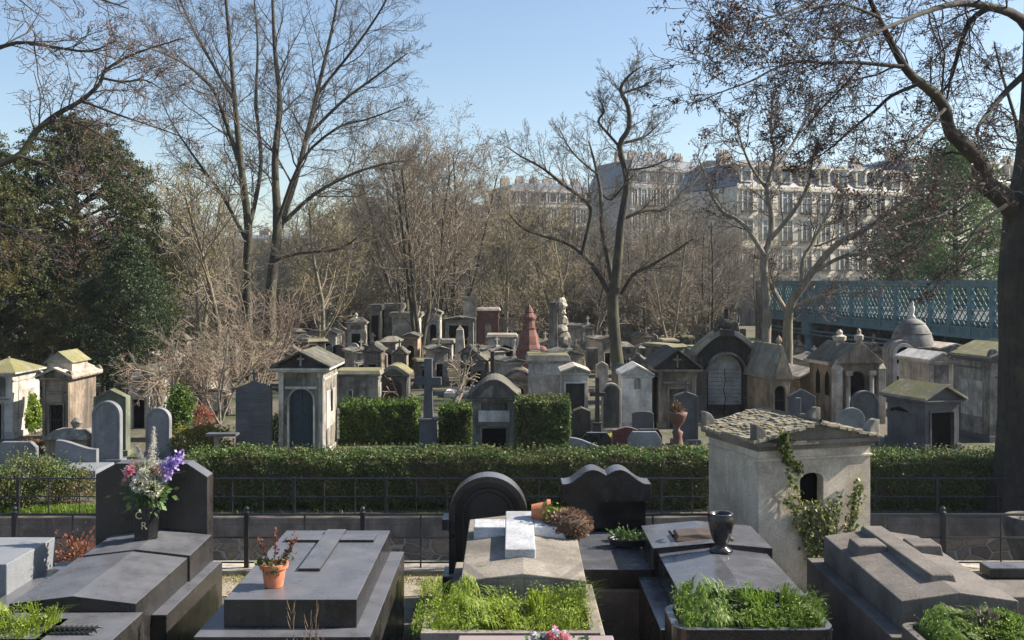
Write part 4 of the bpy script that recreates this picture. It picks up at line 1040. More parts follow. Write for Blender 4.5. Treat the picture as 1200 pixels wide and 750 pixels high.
PROF = {
 'round': lambda w, h: [(-w / 2, 0), (w / 2, 0)] + arc(0, h - w / 2, w / 2, 0, PI, 18),
 'flat': lambda w, h: [(-w / 2, 0), (w / 2, 0), (w / 2, h - .04), (w / 2 - .05, h), (-w / 2 + .05, h), (-w / 2, h - .04)],
 'chamfer': lambda w, h: [(-w / 2, 0), (w / 2, 0), (w / 2, h * .86), (w * .36, h), (-w * .36, h), (-w / 2, h * .86)],
 'gable': lambda w, h: [(-w / 2, 0), (w / 2, 0), (w / 2, h * .88), (0, h), (-w / 2, h * .88)],
 'segment': lambda w, h: [(-w / 2, 0), (w / 2, 0)] + [(w / 2 * math.cos(PI * i / 14), h * .88 + h * .12 * math.sin(PI * i / 14)) for i in range(15)],
 'wave': lambda w, h: [(-w / 2, 0), (w / 2, 0)] + [(w / 2 * (1 - 2 * i / 20), h * .9 + h * .1 * (.5 + .5 * math.cos(2 * PI * (i / 20 - .5))) - .03 * math.sin(PI * i / 20)) for i in range(21)],
 'slant': lambda w, h: [(-w / 2, 0), (w / 2, 0), (w / 2, h * .78)] + [(w / 2 * (1 - 2 * i / 12), h * (.78 + .22 * (.5 - .5 * math.cos(PI * i / 12)))) for i in range(1, 13)],
 'point': lambda w, h: [(-w / 2, 0), (w / 2, 0), (w / 2, h * .90), (w * .44, h * .915), (w * .2, h * .955), (w * .06, h * .975), (0, h), (-w * .06, h * .975), (-w * .2, h * .955), (-w * .44, h * .915), (-w / 2, h * .90)],
}
def headstone(label, px0, px1, ytop, D, shape, mat, th=.12, zg=GZ, face=None, base=True, rz=0, lines=0, fin=None, name='headstone', tomb=False, edge=None):
    W = (px1 - px0) / F * D; h = wz(ytop, D) - zg
    t = thing(name, label, 'gravestone', (wx((px0 + px1) / 2, D), D, zg), rz)
    p = PROF[shape](W, h)
    MB().prism(p, 0, th).build('slab', mat, t, bevel=.008)
    if face is not None:
        q = PROF[shape](W * .8, h - W * .1); q = [(x, max(z, h * .12)) for x, z in q]
        b = MB(); b.prism(q, -.012, -.001); b.build('face_panel', face, t)
    if edge is not None:
        o_ = [(x, z) for x, z in p[1:]] + [p[0]]; i_ = [(x * .86, max(0, h * 0 + z - (W * .07 if z > h * .3 else 0))) for x, z in o_]
        MB().band(o_, i_, -.035, -.001).build('border', edge, t, bevel=.004)
    if lines:
        m = MB()
        for k in range(lines):
            z = h * (.22 + .62 * k / max(1, lines - 1)); m.box(-W * .46, W * .46, -.016, -.001, z, z + .025)
        m.build('ridge_lines', mat, t)
    if base:
        MB().box(-W / 2 - .07, W / 2 + .07, -.09, th + .07, -.05, .14).build('base', mat, t, bevel=.012)
    if fin == 'cross':
        m = MB(); cross(m, 0, th / 2, h - .03, .3, .2, .045, .045); m.build('finial_cross', mat, t)
    if tomb:
        MB().taper(-W / 2, W / 2, -1.7, -.1, -.05, .22, .05, .03).build('grave_slab', mat, t, bevel=.012)
    return t

# -- left group
chapel('pale square tomb with low pyramid roof cut by the left edge', -34, 21, 421, 440, 28, 1.6, BONE, MOSSY, ('rect', .4, .55), None, 'pyramid', .14)
t, W_, he, ht = chapel('gabled brown stone tomb with dark doorway and sunlit side at the far left', 44, 88, 430, 446, 27, 1.7, LIME3, LIME, ('rect', .5, .62), None, 'gable', .14, acro=2, pil=True, bars=True, trim=LIME3)
MB().box(-.33, .33, .2, 1.2, ht - .2, ht + .10).build('roof_block', LIME, t)
MB().prism([(-.4, ht + .10), (.4, ht + .10), (0, ht + .40)], .1, 1.3).build('roof_ridge', MOSSY, t)
chapel('pale low tomb with dark square doorway and little ogee pediment at left', 147, 178, 430, 447, 30, 2.0, BONE, SOOT, ('rect', .62, .62), None, 'curve', .1, acro=True)
chapel('pale tomb half hidden behind the small ogee-topped tomb', 160, 196, 412, 426, 36, 2.0, LIME, LIME, ('rect', .4, .5), None, 'gable', .1)
headstone('greenish pedimented stele behind the round-topped blue grey headstone', 110, 148, 456, 25.3, 'gable', GREENST, .28, edge=GREENST)
headstone('large round-topped blue grey headstone with raised border at left', 108, 141, 470, 24, 'round', BLUEG, .16, edge=BLUEG, face=None)
headstone('smaller round-topped blue grey headstone beside the flowers', 171, 199, 478, 25, 'round', BLUEG, .16, edge=BLUEG)
headstone('low wide blue grey headstone with chamfered corners at the left edge', -5, 42, 518, 22, 'chamfer', BLUEG, .14, tomb=False)
headstone('wide blue grey headstone with wavy top beside the railing at left', 65, 113, 516, 22, 'slant', BLUEG, .14)
t = thing('tomb_chest', 'low carved stone chest tomb in front of the gabled brown tomb', 'tomb', (wx(77, 25.2), 25.2, GZ))
MB().box(-.5, .5, 0, .8, 0, .42).build('chest', LIME3, t, bevel=.02); MB().taper(-.58, .58, -.08, .88, .42, .62, .22).build('lid', LIME2, t, bevel=.01)
MB().lathe([(.12, .62), (.09, .66), (.15, .78), (.05, .9)], .1, .4, 10).build('knob', LIME2, t)
# glossy pale slabs near the left railing
for (lab, a, b_, y0, dd, m_, h_) in [('pale polished flat grave slab beneath the wavy headstone', 62, 112, 21.0, 1.0, LIGHTG, .42), ('dark reflective grave slab beside the pale polished one at left', 116, 150, 21.4, 1.2, MIDG, .34), ('low grey slab behind the low juniper at the left edge', -10, 44, 21.0, .9, MIDG, .3)]:
    D_ = y0; t = thing('grave_slab', lab, 'grave', (wx((a + b_) / 2, D_), D_, GZ)); W_ = (b_ - a) / F * D_
    MB().box(-W_ / 2 - .05, W_ / 2 + .05, -.05, dd + .05, -.05, h_ * .5).build('base', m_, t, bevel=.01); MB().box(-W_ / 2, W_ / 2, 0, dd, h_ * .5 + .001, h_).build('slab', m_, t, bevel=.012)
headstone('faint pale headstone with dark relief cross in the thicket left of the tall stele', 233, 266, 456, 33, 'gable', LIME2, .3, face=WHITE)
t = thing('stone_table', 'small pale stone table on one leg before the yellow green shrub', 'pedestal', (wx(254, 24.5), 24.5, GZ))
MB().box(-.05, .05, -.05, .05, 0, .62).build('leg', LIME, t); MB().box(-.22, .5, -.18, .18, .62, .68).build('top', SLATE, t)
headstone('tall dark slate stele with ridged face and pointed top', 276, 317, 446, 25, 'point', SLATE, .22, lines=7, fin='cross')
t, W_, he, ht = chapel('gabled mausoleum with arched blue wooden door left of the hedge', 318, 388, 411, 436, 25.2, 1.9, LIME2, SOOT, ('arch', .53, .80), TEALDOOR, 'gable', .18, pil=True, trim=BONE, boss=True, plinth=.12)
side_window(t, W_, he, .16, 1.0, 1.0, .2, .5, 1)
chapel('small grey tomb wall with recessed windows behind the blue-doored chapel', 392, 446, 434, 441, 35, 1.2, LIME2, MOSSY, None, None, 'flat', .08)
def stone_cross(label, px, yt, D, w_, t_, mat, h=None, ped=0, zg=GZ, celtic=False):
    H = wz(yt, D) - zg; t = thing('stone_cross', label, 'cross', (wx(px, D), D, zg))
    if ped:
        MB().box(-ped * .62, ped * .62, -ped * .5, ped * .5, -.05, .16).build('step', mat, t, bevel=.015)
        MB().taper(-ped * .48, ped * .48, -ped * .38, ped * .38, .161, ped * 1.6, .03).build('pedestal', mat, t, bevel=.012)
        MB().box(-ped * .52, ped * .52, -ped * .42, ped * .42, ped * 1.6 + .001, ped * 1.75).build('pedestal_cap', mat, t, bevel=.012)
        z0 = ped * 1.75
    else: z0 = 0
    m = MB(); hh = H - z0; a = t_ / 2; y = z0 + hh * .62
    m.prism([(-a * 1.25, z0), (a * 1.25, z0), (a, y - a), (w_ / 2, y - a), (w_ / 2, y + a), (a, y + a), (a, H), (-a, H), (-a, y + a), (-w_ / 2, y + a), (-w_ / 2, y - a), (-a, y - a)], -a * .8, a * .8)
    m.build('cross', mat, t, bevel=.01)
    if celtic: MB().band(arc(0, y, w_ * .36, 0, 2 * PI, 20), arc(0, y, w_ * .27, 0, 2 * PI, 20), -a * .5, a * .5).build('ring', mat, t)
    return t
stone_cross('tall grey stone cross on a square pedestal in front of the dark hedge', 502, 420, 26, .66, .2, SLATE, ped=.48)
stone_cross('small dark stone cross against the grey tomb wall', 411, 457, 30, .32, .1, SOOTF, ped=.22)
chapel('dark red interior chapel tomb with arched top left of the stone cross', 442, 480, 428, 442, 36, 1.4, SOOT, MOSSY, ('arch', .6, .86), plain('dark_red_door', (.06, .012, .015), .5), 'curve', .1)
t, W_, he, ht = chapel('small chapel with white tablet above its black doorway in front of the hedge', 547, 611, 444, 470, 25.3, 1.5, LIME2, SOOT, ('rect', .56, .50), None, 'curve', .14, plaque=(WHITE, .62, .72, .28), trim=LIME2)
# mid row
chapel('broad tomb with mossy flat roof and mottled front behind the square clipped bush', 617, 668, 416, 426, 33, 1.5, BONE, MOSSY, None, None, 'flat', .08, plaque=(LIME, .12, .86, 1.1))
chapel('narrow gabled niche tomb with dark opening and sunlit jamb right of the mossy tomb', 656, 692, 428, 440, 30, 1.3, BONE, LIME, ('rect', .72, .85), SOOTF, 'gable', .07)
stone_cross('dark weathered cross in front of the pale gravestones right of the niche tomb', 700, 442, 28, .42, .11, SOOTF, ped=.26)
headstone('round-arched white edged headstone with dark panel beside the dark cross', 705, 728, 449, 29, 'round', LIME, .2, face=SOOT)
t, W_, he, ht = chapel('clean white gabled tomb with small arched niche in the middle row', 727, 767, 427, 443, 30, 1.3, WHITE, WHITE, None, None, 'gable', .07)
m = MB(); m.prism([(x + .0, z + 1.15) for x, z in opening('arch', .2, .34)], -.012, -.001); m.build('niche', LIME2, t)
headstone('blue grey square headstone leaning on the white gabled tomb', 741, 766, 482, 28.6, 'segment', SLATE, .12)
t, W_, he, ht = chapel('dark-roofed brown gabled tomb between the white tomb and the grand arch', 765, 822, 409, 436, 30, 2.2, LIME3, SOOTF, ('rect', .42, .7), SOOT, 'gable', .16, pil=True, trim=LIME3, boss=True)
headstone('pointed grey stele with finial in front of the dark-roofed brown tomb', 790, 818, 458, 27, 'point', SLATE, .2, fin='cross', edge=SLATE)
headstone('blue grey headstone with curved top behind the long hedge, centre', 668, 714, 513, 21.6, 'slant', BLUEG, .12, tomb=True)
headstone('dark green black headstone behind the curved blue grey one', 683, 716, 507, 23.4, 'chamfer', DARKG, .12)
headstone('blue grey headstone with cut corners behind the hedge right of centre', 736, 775, 506, 21.8, 'chamfer', BLUEG, .12, tomb=True)
headstone('maroon granite headstone with swelling top in the middle row', 718, 752, 499, 23.8, 'wave', MAROON, .14)
headstone('black granite headstone just behind the cut-corner blue grey one', 745, 776, 503, 22.6, 'chamfer', BLACKG, .12)
t = thing('planter_box', 'maroon planter box full of yellow flowers in the middle row', 'planter', (wx(717, 25.5), 25.5, GZ))
MB().box(-.2, .2, -.1, .1, .2, .42).build('box', MAROON, t, bevel=.01); MB().box(-.25, .25, -.14, .14, -.05, .20).build('base', LIME2, t)
rng = np.random.default_rng(3); c = np.stack([rng.uniform(-.2, .2, 260), rng.uniform(-.1, .1, 260), rng.uniform(.42, .52, 260)], 1)
V, Q = leaves(c, .022, 4); fast('flowers', V, Q, leaf('yellow_petals', [(.6, .5, .03), (.75, .65, .08), (.15, .2, .03)], .3), t)
# urn on a column
t = thing('urn_column', 'stone urn holding reddish flowers on a carved column behind the hedge', 'urn column', (wx(794, 23.5), 23.5, GZ))
MB().box(-.19, .19, -.19, .19, -.05, .5).build('pedestal', SLATE, t, bevel=.02)
MB().lathe([(.17, .5), (.13, .56), (.10, .75), (.13, .85), (.05, .9), (.06, .97), (.15, 1.08), (.21, 1.22), (.23, 1.3), (.19, 1.31)], 0, 0, 16).build('urn', plain('rusty_urn', (.12, .06, .045), .7), t, smooth=True)
rng = np.random.default_rng(8); c = rng.normal(0, .07, (400, 3)) + np.array([0, 0, 1.37]); V, Q = leaves(c, .03, 8); fast('flowers', V, Q, leaf('urn_flowers', [(.2, .07, .06), (.08, .09, .03), (.16, .10, .07)], .3), t)
for s in (-1, 1):
    c = rng.normal(0, .05, (160, 3)) * np.array([1, 1, 1.4]) + np.array([s * .27, -.1, .34]); V, Q = leaves(c, .025, 9 + s); f_ = fast('flower_bunch', V, Q, leaf('yellow_petals', []), t)

# the grand arched tomb
D_ = 33; t = thing('arched_tomb', 'grand soot-stained arched tomb with pale cracked inscription slab and carved crest', 'mausoleum', (wx(851, D_), D_, GZ))
s = D_ / F; W_ = 78 * s; zt_ = wz(392, D_) - GZ
ro = 24 * s; ri = 21 * s; zc = wz(436, D_) - GZ
hw = 33 * s; ze = wz(413, D_) - GZ
outer = [(-hw, 0)] + [(-hw, ze)] + [(hw * (-1 + 2 * i / 16), ze + (zt_ - ze) * math.sin(PI * i / 16)) for i in range(1, 16)] + [(hw, ze), (hw, 0)]
notch = [(ri, 0)] + [(ri * math.cos(a), zc + ri * math.sin(a)) for a in [PI * i / 16 for i in range(17)]] + [(-ri, 0)]
pts = outer + notch
MB().prism(pts[::-1], 0, .5).build('front_wall', SOOTF, t, bevel=.01)
MB().box(-hw, hw, .501, 2.2, 0, ze).build('chapel_body', SOOT, t)
m = MB(); q = [(-ri * .96, .3)] + [(ri * .96 * math.cos(a), zc + ri * .96 * math.sin(a)) for a in [PI - PI * i / 16 for i in range(17)]] + [(ri * .96, .3)]
m.prism(q[::-1], .30, .49); slab = m.build('inscription_slab', stone('pale_inscription_stone', (.46, .46, .44), (.2, .2, .19), streak=.3, stain=.2), t)
m = MB(); rr = random.Random(5)
for k in range(9):
    z = zc + .05 - k * .13
    for side in (-1, 1):
        x = side * .05
        while abs(x) < ri * .8:
            l = rr.uniform(.04, .1)
            m.box(min(x, x + side * l), max(x, x + side * l), .297, .2995, z, z + .018); x += side * (l + .03)
m.build('worn_inscription', LIME2, slab)
m = MB(); pth = [(0, zc + .1), (.03, zc - .3), (-.02, zc - .6), (.04, zc - .9), (-.03, zc - 1.3), (.02, zc - 1.7)]
for a, b_ in zip(pth[:-1], pth[1:]): m.add([(a[0] - .012, .294, a[1]), (a[0] + .012, .294, a[1]), (b_[0] + .012, .294, b_[1]), (b_[0] - .012, .294, b_[1])], [(0, 3, 2, 1)])
m.build('crack', DARKHOLE, slab)
MB().band([(ro * math.cos(a), zc + ro * math.sin(a)) for a in [PI * i / 16 for i in range(17)]], [(ri * math.cos(a), zc + ri * math.sin(a)) for a in [PI * i / 16 for i in range(17)]], -.08, .0 - .002).build('archivolt', LIME2, t, bevel=.01)
m = MB(); hw2 = 39 * s
oo = [(hw2 * (-1 + 2 * i / 18), ze + .06 + (zt_ - ze + .12) * math.sin(PI * i / 18)) for i in range(19)]; ii = [(x * .94, z - .17) for x, z in oo]
m.band(oo, ii, -.18, .6); m.build('arched_cornice', MOSSY, t, bevel=.012)
for sg in (-1, 1):
    m = MB(); xa = sg * (hw - .14); m.box(xa - .13, xa + .13, -.08, -.002, .15, ze - .55); m.box(xa - .17, xa + .17, -.12, -.002, -.05, .15); m.build('pilaster', SOOT, t, bevel=.01)
    m = MB(); m.lathe([(.04, 0), (.17, .02), (.19, .08), (.10, .14)], 0, 0, 14)
    for vtx in range(len(m.v)): x, y, z = m.v[vtx]; m.v[vtx] = (xa - sg * .0 + x, -.06 - z, ze - .33 + y)
    m.f = [f[::-1] for f in m.f]; m.build('rosette', SOOTF, t)
m = MB(); m.box(-.22, .22, -.25, .3, zt_ - .05, zt_ + .16); m.ball((0, 0, zt_ + .33), .24, 12, 8, (1, .7, .75)); m.ball((-.3, 0, zt_ + .15), .13, 8, 6); m.ball((.3, 0, zt_ + .15), .13, 8, 6); m.box(-.05, .05, -.05, .05, zt_ + .5, zt_ + .82)
m.build('crest', SOOTF, t, jit=.012)
V, Q = leaves(np.random.default_rng(3).normal(0, 1, (1200, 3)) * np.array([.07, .04, .45]) + np.array([hw - .1, -.12, 1.0]), .04, 3); fast('ivy', V, Q, HEDGE2, t)

t, W_, he, ht = chapel('steep-roofed gothic chapel tomb with dark arched door right of the grand arch', 898, 930, 404, 446, 31, 1.9, OCHRE, MOSSY, ('arch', .55, .88), None, 'steep', .1, finial='ball', bars=True, rz=R(8))
chapel('low cream tomb with little dark arched window behind the ivy chapel roof', 934, 975, 432, 446, 33, 2.2, OCHRE, LIME, ('arch', .3, .82), None, 'gable', .1, rz=R(6))
headstone('dark stone stele carved with a cross just behind the ivy chapel', 925, 956, 456, 26, 'gable', SLATE, .22)
stone_cross('short grey cross in front of the dark stele behind the ivy chapel', 935, 466, 24.6, .34, .12, SLATE, ped=.2)
headstone('large round-topped grey headstone behind the right end of the ivy chapel', 998, 1030, 458, 25, 'round', SLATE, .16, edge=SLATE)
headstone('smaller round-topped grey headstone nearer the ivy chapel roof', 984, 1014, 478, 23.6, 'round', BLUEG, .14)
# ornate gothic tomb
D_ = 31; s = D_ / F; t = thing('gothic_tomb', 'ornate gothic tomb with buttress piers, lancet windows and crowning finials', 'mausoleum', (wx(1005, D_), D_, GZ), R(10))
w2 = 24 * s; he = wz(425, D_) - GZ; hp = wz(400, D_) - GZ
o = opening('arch', w2 * .9, he * .86); MB().prism([(-w2, 0)] + o + [(w2, 0), (w2, he), (-w2, he)], 0, .15).build('front_wall', LIME3, t, bevel=.01)
MB().box(-w2, w2, .151, 1.9, 0, he).build('wall', LIME3, t); MB().prism(opening('arch', w2 * .88, he * .85)[::-1], .10, .145).build('door', DARKHOLE, t)
for xx in (-1, 1):
    m = MB(); x = xx * (w2 + .08); m.box(x - .11, x + .11, -.2, .08, 0, he * .9); m.taper(x - .13, x + .13, -.22, .1, he * .9, he * .9 + .3, .12, .14); m.build('buttress', LIME, t, bevel=.01)
    m = MB(); m.tube([(xx * w2 * .62, -.14, .1), (xx * w2 * .62, -.14, he * .8)], .07, 12); m.box(xx * w2 * .62 - .1, xx * w2 * .62 + .1, -.24, -.04, he * .8, he * .87); m.build('column', LIME, t)
m = MB(); m.prism([(-w2 - .15, he), (w2 + .15, he), (0, hp)], -.22, -.0); m.build('gable', LIME3, t, bevel=.01)
m = MB(); m.prism([(-w2 - .12, he + .01), (w2 + .12, he + .01), (.02, hp - .08), (-.02, hp - .08)], .01, 1.95); m.build('roof', SOOT, t)
m = MB(); m.box(-w2 - .18, w2 + .18, .3, 2.0, he - .1, he - .002); m.build('cornice', LIME, t, bevel=.01)
for (x, y, z, r) in [(0, -.08, hp - .02, .13), (w2 * .9, .9, he + .55, .10), (-w2 * .1, 1.0, hp - .1, .2)]:
    m = MB(); m.lathe([(r * .7, z - .3), (r * .5, z), (r, z + .08), (r * 1.1, z + .2), (r * .4, z + .26), (r * .5, z + .34), (r * .15, z + .42)], x, y, 10); m.build('finial', LIME, t)
MB().prism_yz([(.6, .8), (.85, .8), (.85, he * .75), (.72, he * .85), (.6, he * .75)], -w2 - .012, -w2 - .001).build('lancet_window', DARKHOLE, t)
MB().prism_yz([(1.2, .8), (1.45, .8), (1.45, he * .75), (1.32, he * .85), (1.2, he * .75)], -w2 - .012, -w2 - .001).build('lancet_window', DARKHOLE, t)
# domed chapel
D_ = 37; s = D_ / F; t = thing('domed_chapel', 'round grey domed chapel with arched white-framed window and tiny statue on top', 'mausoleum', (wx(1079, D_), D_ + .8, GZ))
zb_ = wz(412, D_) - GZ; r = 25 * s; zd = wz(373, D_) - GZ - zb_
MB().lathe([(r * .95, 0), (r * .95, zb_ - .15), (r * 1.05, zb_ - .12), (r * 1.05, zb_)], 0, 0, 28).build('drum', LIME2, t)
dm = MB().lathe([(r * math.cos(a), zb_ + zd * math.sin(a)) for a in [PI / 2 * i / 10 for i in range(10)]] + [(.05, zb_ + zd)], 0, 0, 28).build('dome', stone('dome_lead_grey', (.20, .20, .195), (.08, .08, .08), streak=.7, blocks=(9, .2)), t, smooth=True)
m = MB()
for b_ in (.12, .55, .95):
    rr_ = r * 1.012 * math.cos(b_); zz = zb_ + zd * 1.01 * math.sin(b_); m.tube([(rr_ * math.cos(2 * PI * q / 28), rr_ * math.sin(2 * PI * q / 28), zz) for q in range(29)], .022, 5)
m.build('dome_band', LIME2, dm)
z = zb_ + zd; MB().lathe([(.14, z - .04), (.1, z + .06), (.06, z + .12), (.09, z + .25), (.10, z + .38), (.05, z + .45), (.07, z + .52), (.05, z + .58), (.01, z + .62)], 0, 0, 12).build('statue', WHITE, t, smooth=True)
x0 = -r * .85; wv = 13 * s; hz = wz(402, D_) - GZ
o_ = opening('arch', wv * 2, hz); i_ = opening('arch', wv * 1.35, hz - wv * .33)
MB().prism([(x + x0, z) for x, z in opening('arch', wv * 2.3, hz + .12)][::-1], -r * 1.05 - .1, 0).build('porch', LIME2, t, bevel=.01)
MB().band([(x + x0, z) for x, z in o_], [(x + x0, z) for x, z in i_], -r * 1.05 - .16, -r * 1.05 - .102).build('arch_frame', WHITE, t, bevel=.008)
MB().prism([(x + x0, z) for x, z in opening('arch', wv * 1.33, hz - wv * .34)][::-1], -r * 1.05 - .12, -r * 1.05 - .101).build('window', DARKHOLE, t)
MB().box(x0 - wv * .66, x0 + wv * .66, -r * 1.05 - .15, -r * 1.05 - .121, .9, 1.35).build('sill', WHITE, t)
# right cluster
t, W_, he, ht = chapel('squat grey tomb with mossy gable and deep black doorway behind the right hedge', 1074, 1134, 450, 472, 26, 1.5, SLATE, MOSSY, ('rect', .66, .80), None, 'gable', .14, rz=R(17), trim=SLATE)
side_window(t, W_, he, .14, 1.0, he * .72, .7, .07, -1)
t, W_, he, ht = chapel('large grey tomb with mossy slab roof and tall black iron door beside the big trunk', 1150, 1228, 402, 424, 27.5, 1.5, LIME2, MOSSY, ('rect', .6, .74), None, 'gable', .14, acro=2, rz=R(12), trim=SLATE, bars=True)
chapel('small cream tomb with shallow gable between domed chapel and large mossy tomb', 1084, 1122, 412, 426, 33, 1.8, LIME, WHITE, ('rect', .3, .5), None, 'gable', .1, rz=R(10))
chapel('low stone tomb roof with bright gable just right of the dome', 1098, 1138, 402, 412, 37, 1.8, LIME2, LIME, None, None, 'gable', .1, rz=R(8))
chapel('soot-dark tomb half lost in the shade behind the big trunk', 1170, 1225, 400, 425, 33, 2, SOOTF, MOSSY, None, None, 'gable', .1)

# distant row on the rise of the cemetery
chapel('distant open-fronted grey vault with flat roof at the left of the far row', 431, 448, 357, 364, 56, 2.2, LIME2, SOOT, ('rect', .7, .9), None, 'flat', .12)
chapel('distant grey vault with tall side wall next to the open-fronted vault', 448, 470, 356, 363, 57, 2.6, LIME2, SOOT, None, None, 'flat', .1)
chapel('distant broad wall tomb with blank pale panel and frieze', 456, 494, 366, 372, 54, 1.5, BONE, SOOT, None, None, 'flat', .15, plaque=(LIME, .08, .9, 1.8))
chapel('distant small niche tomb with dark opening below the broad wall tomb', 505, 532, 398, 404, 49, 1.2, LIME2, LIME2, ('rect', .6, .75), None, 'flat', .12)
chapel('distant dark vault with pediment and black opening behind the obelisk', 519, 556, 371, 378, 53, 2, LIME2, SOOT, ('rect', .72, .93), None, 'gable', .12)
chapel('distant block-topped stone pillar tomb rising above the dark vault', 540, 560, 348, 352, 57, 1.2, LIME, LIME, None, None, 'flat', .12)
chapel('distant red brick shrine with two arched niches', 558, 586, 361, 367, 53, 1.2, REDST, LIME, ('arch', .3, .8), LIME, 'flat', .08)
chapel('distant stepped vault with urn-like finial left of the open-fronted vault', 404, 430, 372, 380, 55, 2, BONE, SOOT, ('rect', .5, .75), None, 'hip', .12, finial='ball')
chapel('distant narrow gabled chapel with cross between wall tomb and dark vault', 498, 517, 362, 370, 58, 2, BONE, LIME2, ('arch', .5, .8), None, 'gable', .1, finial='cross')
chapel('distant pale double-height vault right of the red brick shrine', 586, 604, 368, 374, 58, 2, BONE, SOOT, ('rect', .5, .7), None, 'flat', .12)
chapel('distant brown gabled vault in front of the broad wall tomb', 470, 492, 390, 397, 49, 1.6, OCHRE, SOOT, ('arch', .5, .8), None, 'gable', .1)
chapel('distant long low white vault at the foot of the brick shrine', 570, 606, 392, 397, 50, 1.6, BONE, LIME, None, None, 'flat', .1)
chapel('pale chapel with cross under the spring tree, left of the distant vaults', 372, 396, 386, 394, 50, 1.8, BONE, LIME2, ('arch', .5, .8), None, 'gable', .1, finial='cross')
t = thing('obelisk', 'pale stone obelisk on stepped base in the distant row', 'obelisk', (wx(539, 47), 47, GZ)); H = wz(384, 47) - GZ
MB().box(-.6, .6, -.6, .6, -.05, .35).build('step', LIME, t, bevel=.02); MB().box(-.4, .4, -.4, .4, .351, .7).build('pedestal', LIME, t, bevel=.02)
MB().taper(-.26, .26, -.26, .26, .701, H - .1, .1).build('shaft', LIME, t, bevel=.01)
MB().taper(-.16, .16, -.16, .16, H - .1, H + .12, .15).build('cap', LIME, t)
t = thing('stupa_monument', 'red stone monument tapering like a bell-shaped stupa', 'monument', (wx(620, 49), 49, GZ)); H = wz(358, 49) - GZ
MB().lathe([(.72, 0), (.72, .7), (.6, .8), (.62, 1.1), (.5, 1.3), (.44, 1.7), (.32, 2.0), (.36, 2.1)], 0, 0, 8).build('bell_body', REDST, t, bevel=.02)
MB().lathe([(.3, 2.1), (.26, 2.45), (.32, 2.5), (.34, 2.6), (.2, H - .35), (.22, H - .3), (.1, H - .05), (.02, H + .05)], 0, 0, 12).build('spire', REDST, t)
MB().ball((.62, 0, .9), .28, 10, 8, (1, 1, 1.2)).build('side_urn', REDST, t, smooth=True)
t = thing('rock_obelisk', 'rough knobbly standing stone monument with cut slab face', 'monument', (wx(654, 46), 46, GZ)); H = wz(351, 46) - GZ
m = MB(); rr = random.Random(3)
for k in range(9):
    z = k / 9 * H; m.ball((.18 + rr.uniform(-.06, .06), rr.uniform(-.1, .1), z + .2), .36 - .018 * k + rr.uniform(-.04, .05), 9, 7, (1, .9, 1.1))
m.build('rough_rock', LIME, t, jit=.05, seed=4)
MB().taper(-.46, .02, -.42, .3, 0, H - .1, .08).build('cut_slab', LIME2, t, bevel=.03)
chapel('low tomb with sunlit orange-tinged gable left of the square clipped bush', 586, 628, 433, 446, 37, 1.6, OCHRE, LIME3, ('arch', .4, .7), None, 'curve', .1)
stone_cross('dark stone cross rising behind the small black-doored chapel', 577, 412, 34, .42, .13, SOOT)
chapel('plain white box tomb behind the pruned little tree', 521, 548, 458, 464, 38, 1.4, WHITE, WHITE, None, None, 'flat', .03)
# many smaller stones, each set out by hand
items = [
 (186, 'w', 458, 34, 22, 'round', 'grey round stone under the weeping tree'),
 (200, 's', 448, 38, 16, 'flat', 'pale upright block behind the weeping tree'),
 (222, 'w', 440, 42, 14, 'gable', 'pale narrow pillar stone left of the twiggy tangle'),
 (248, 's', 424, 48, 16, 'flat', 'pale block seen through the pinkish rods'),
 (271, 'w', 412, 52, 12, 'point', 'white pointed stone seen between the rods'),
 (336, 's', 398, 52, 16, 'flat', 'pale block above the roof of the blue-doored chapel'),
 (358, 'w', 392, 56, 14, 'gable', 'white gabled stone over the blue-doored chapel'),
 (378, 's', 396, 54, 16, 'flat', 'grey flat stone behind the chapel ridge'),
 (396, 'd', 404, 50, 14, 'segment', 'dark curved stone right of the chapel ridge'),
 (414, 'w', 402, 50, 12, 'round', 'white round stone left of the distant vaults'),
 (428, 's', 410, 46, 18, 'flat', 'grey block below the open-fronted vault'),
 (446, 'b', 412, 44, 14, 'gable', 'brown gabled stone below the distant vaults'),
 (508, 's', 380, 60, 12, 'flat', 'grey stone left of the dark vault'),
 (600, 'w', 392, 56, 16, 'flat', 'pale block right of the brick shrine'),
 (592, 's', 404, 50, 18, 'gable', 'grey gabled stone between bright bush and red stupa'),
 (680, 'w', 398, 56, 12, 'round', 'white round stone right of the rough standing stone'),
 (694, 's', 408, 48, 14, 'flat', 'grey block left of the pollarded trunk'),
 (706, 'w', 424, 40, 14, 'gable', 'white gabled stone touching the pollarded trunk'),
 (739, 's', 404, 52, 14, 'round', 'grey round stone right of the pollarded trunk'),
 (752, 'w', 410, 50, 12, 'flat', 'white flat stone above the white gabled tomb'),
 (768, 'd', 400, 54, 14, 'gable', 'dark gabled stone above the dark-roofed tomb'),
 (786, 's', 396, 56, 12, 'flat', 'grey flat stone at the foot of the wood'),
 (800, 'w', 402, 50, 12, 'point', 'pale pointed stone left of the grand arch'),
 (16, 'w', 408, 50, 14, 'flat', 'pale stone under the evergreen at far left'),
 (52, 's', 405, 52, 12, 'round', 'grey round stone in the shade of the evergreen'),
 (140, 'w', 410, 50, 14, 'gable', 'pale gabled stone right of the evergreen trunk'),
 (682, 'd', 478, 28, 20, 'gable', 'dark gabled stone before the niche tomb'),
 (846, 'b', 398, 46, 14, 'flat', 'brown block behind the crest of the grand arch'),
 (890, 's', 398, 40, 16, 'gable', 'grey gabled stone at the foot of the pale-barked tree'),
 (948, 'w', 412, 42, 16, 'gable', 'pale gabled stone below the bridge column'),
 (966, 's', 418, 38, 12, 'round', 'grey round stone in front of the bridge column'),
]
MM = {'w': BONE, 's': LIME2, 'd': SOOTF, 'b': LIME3}
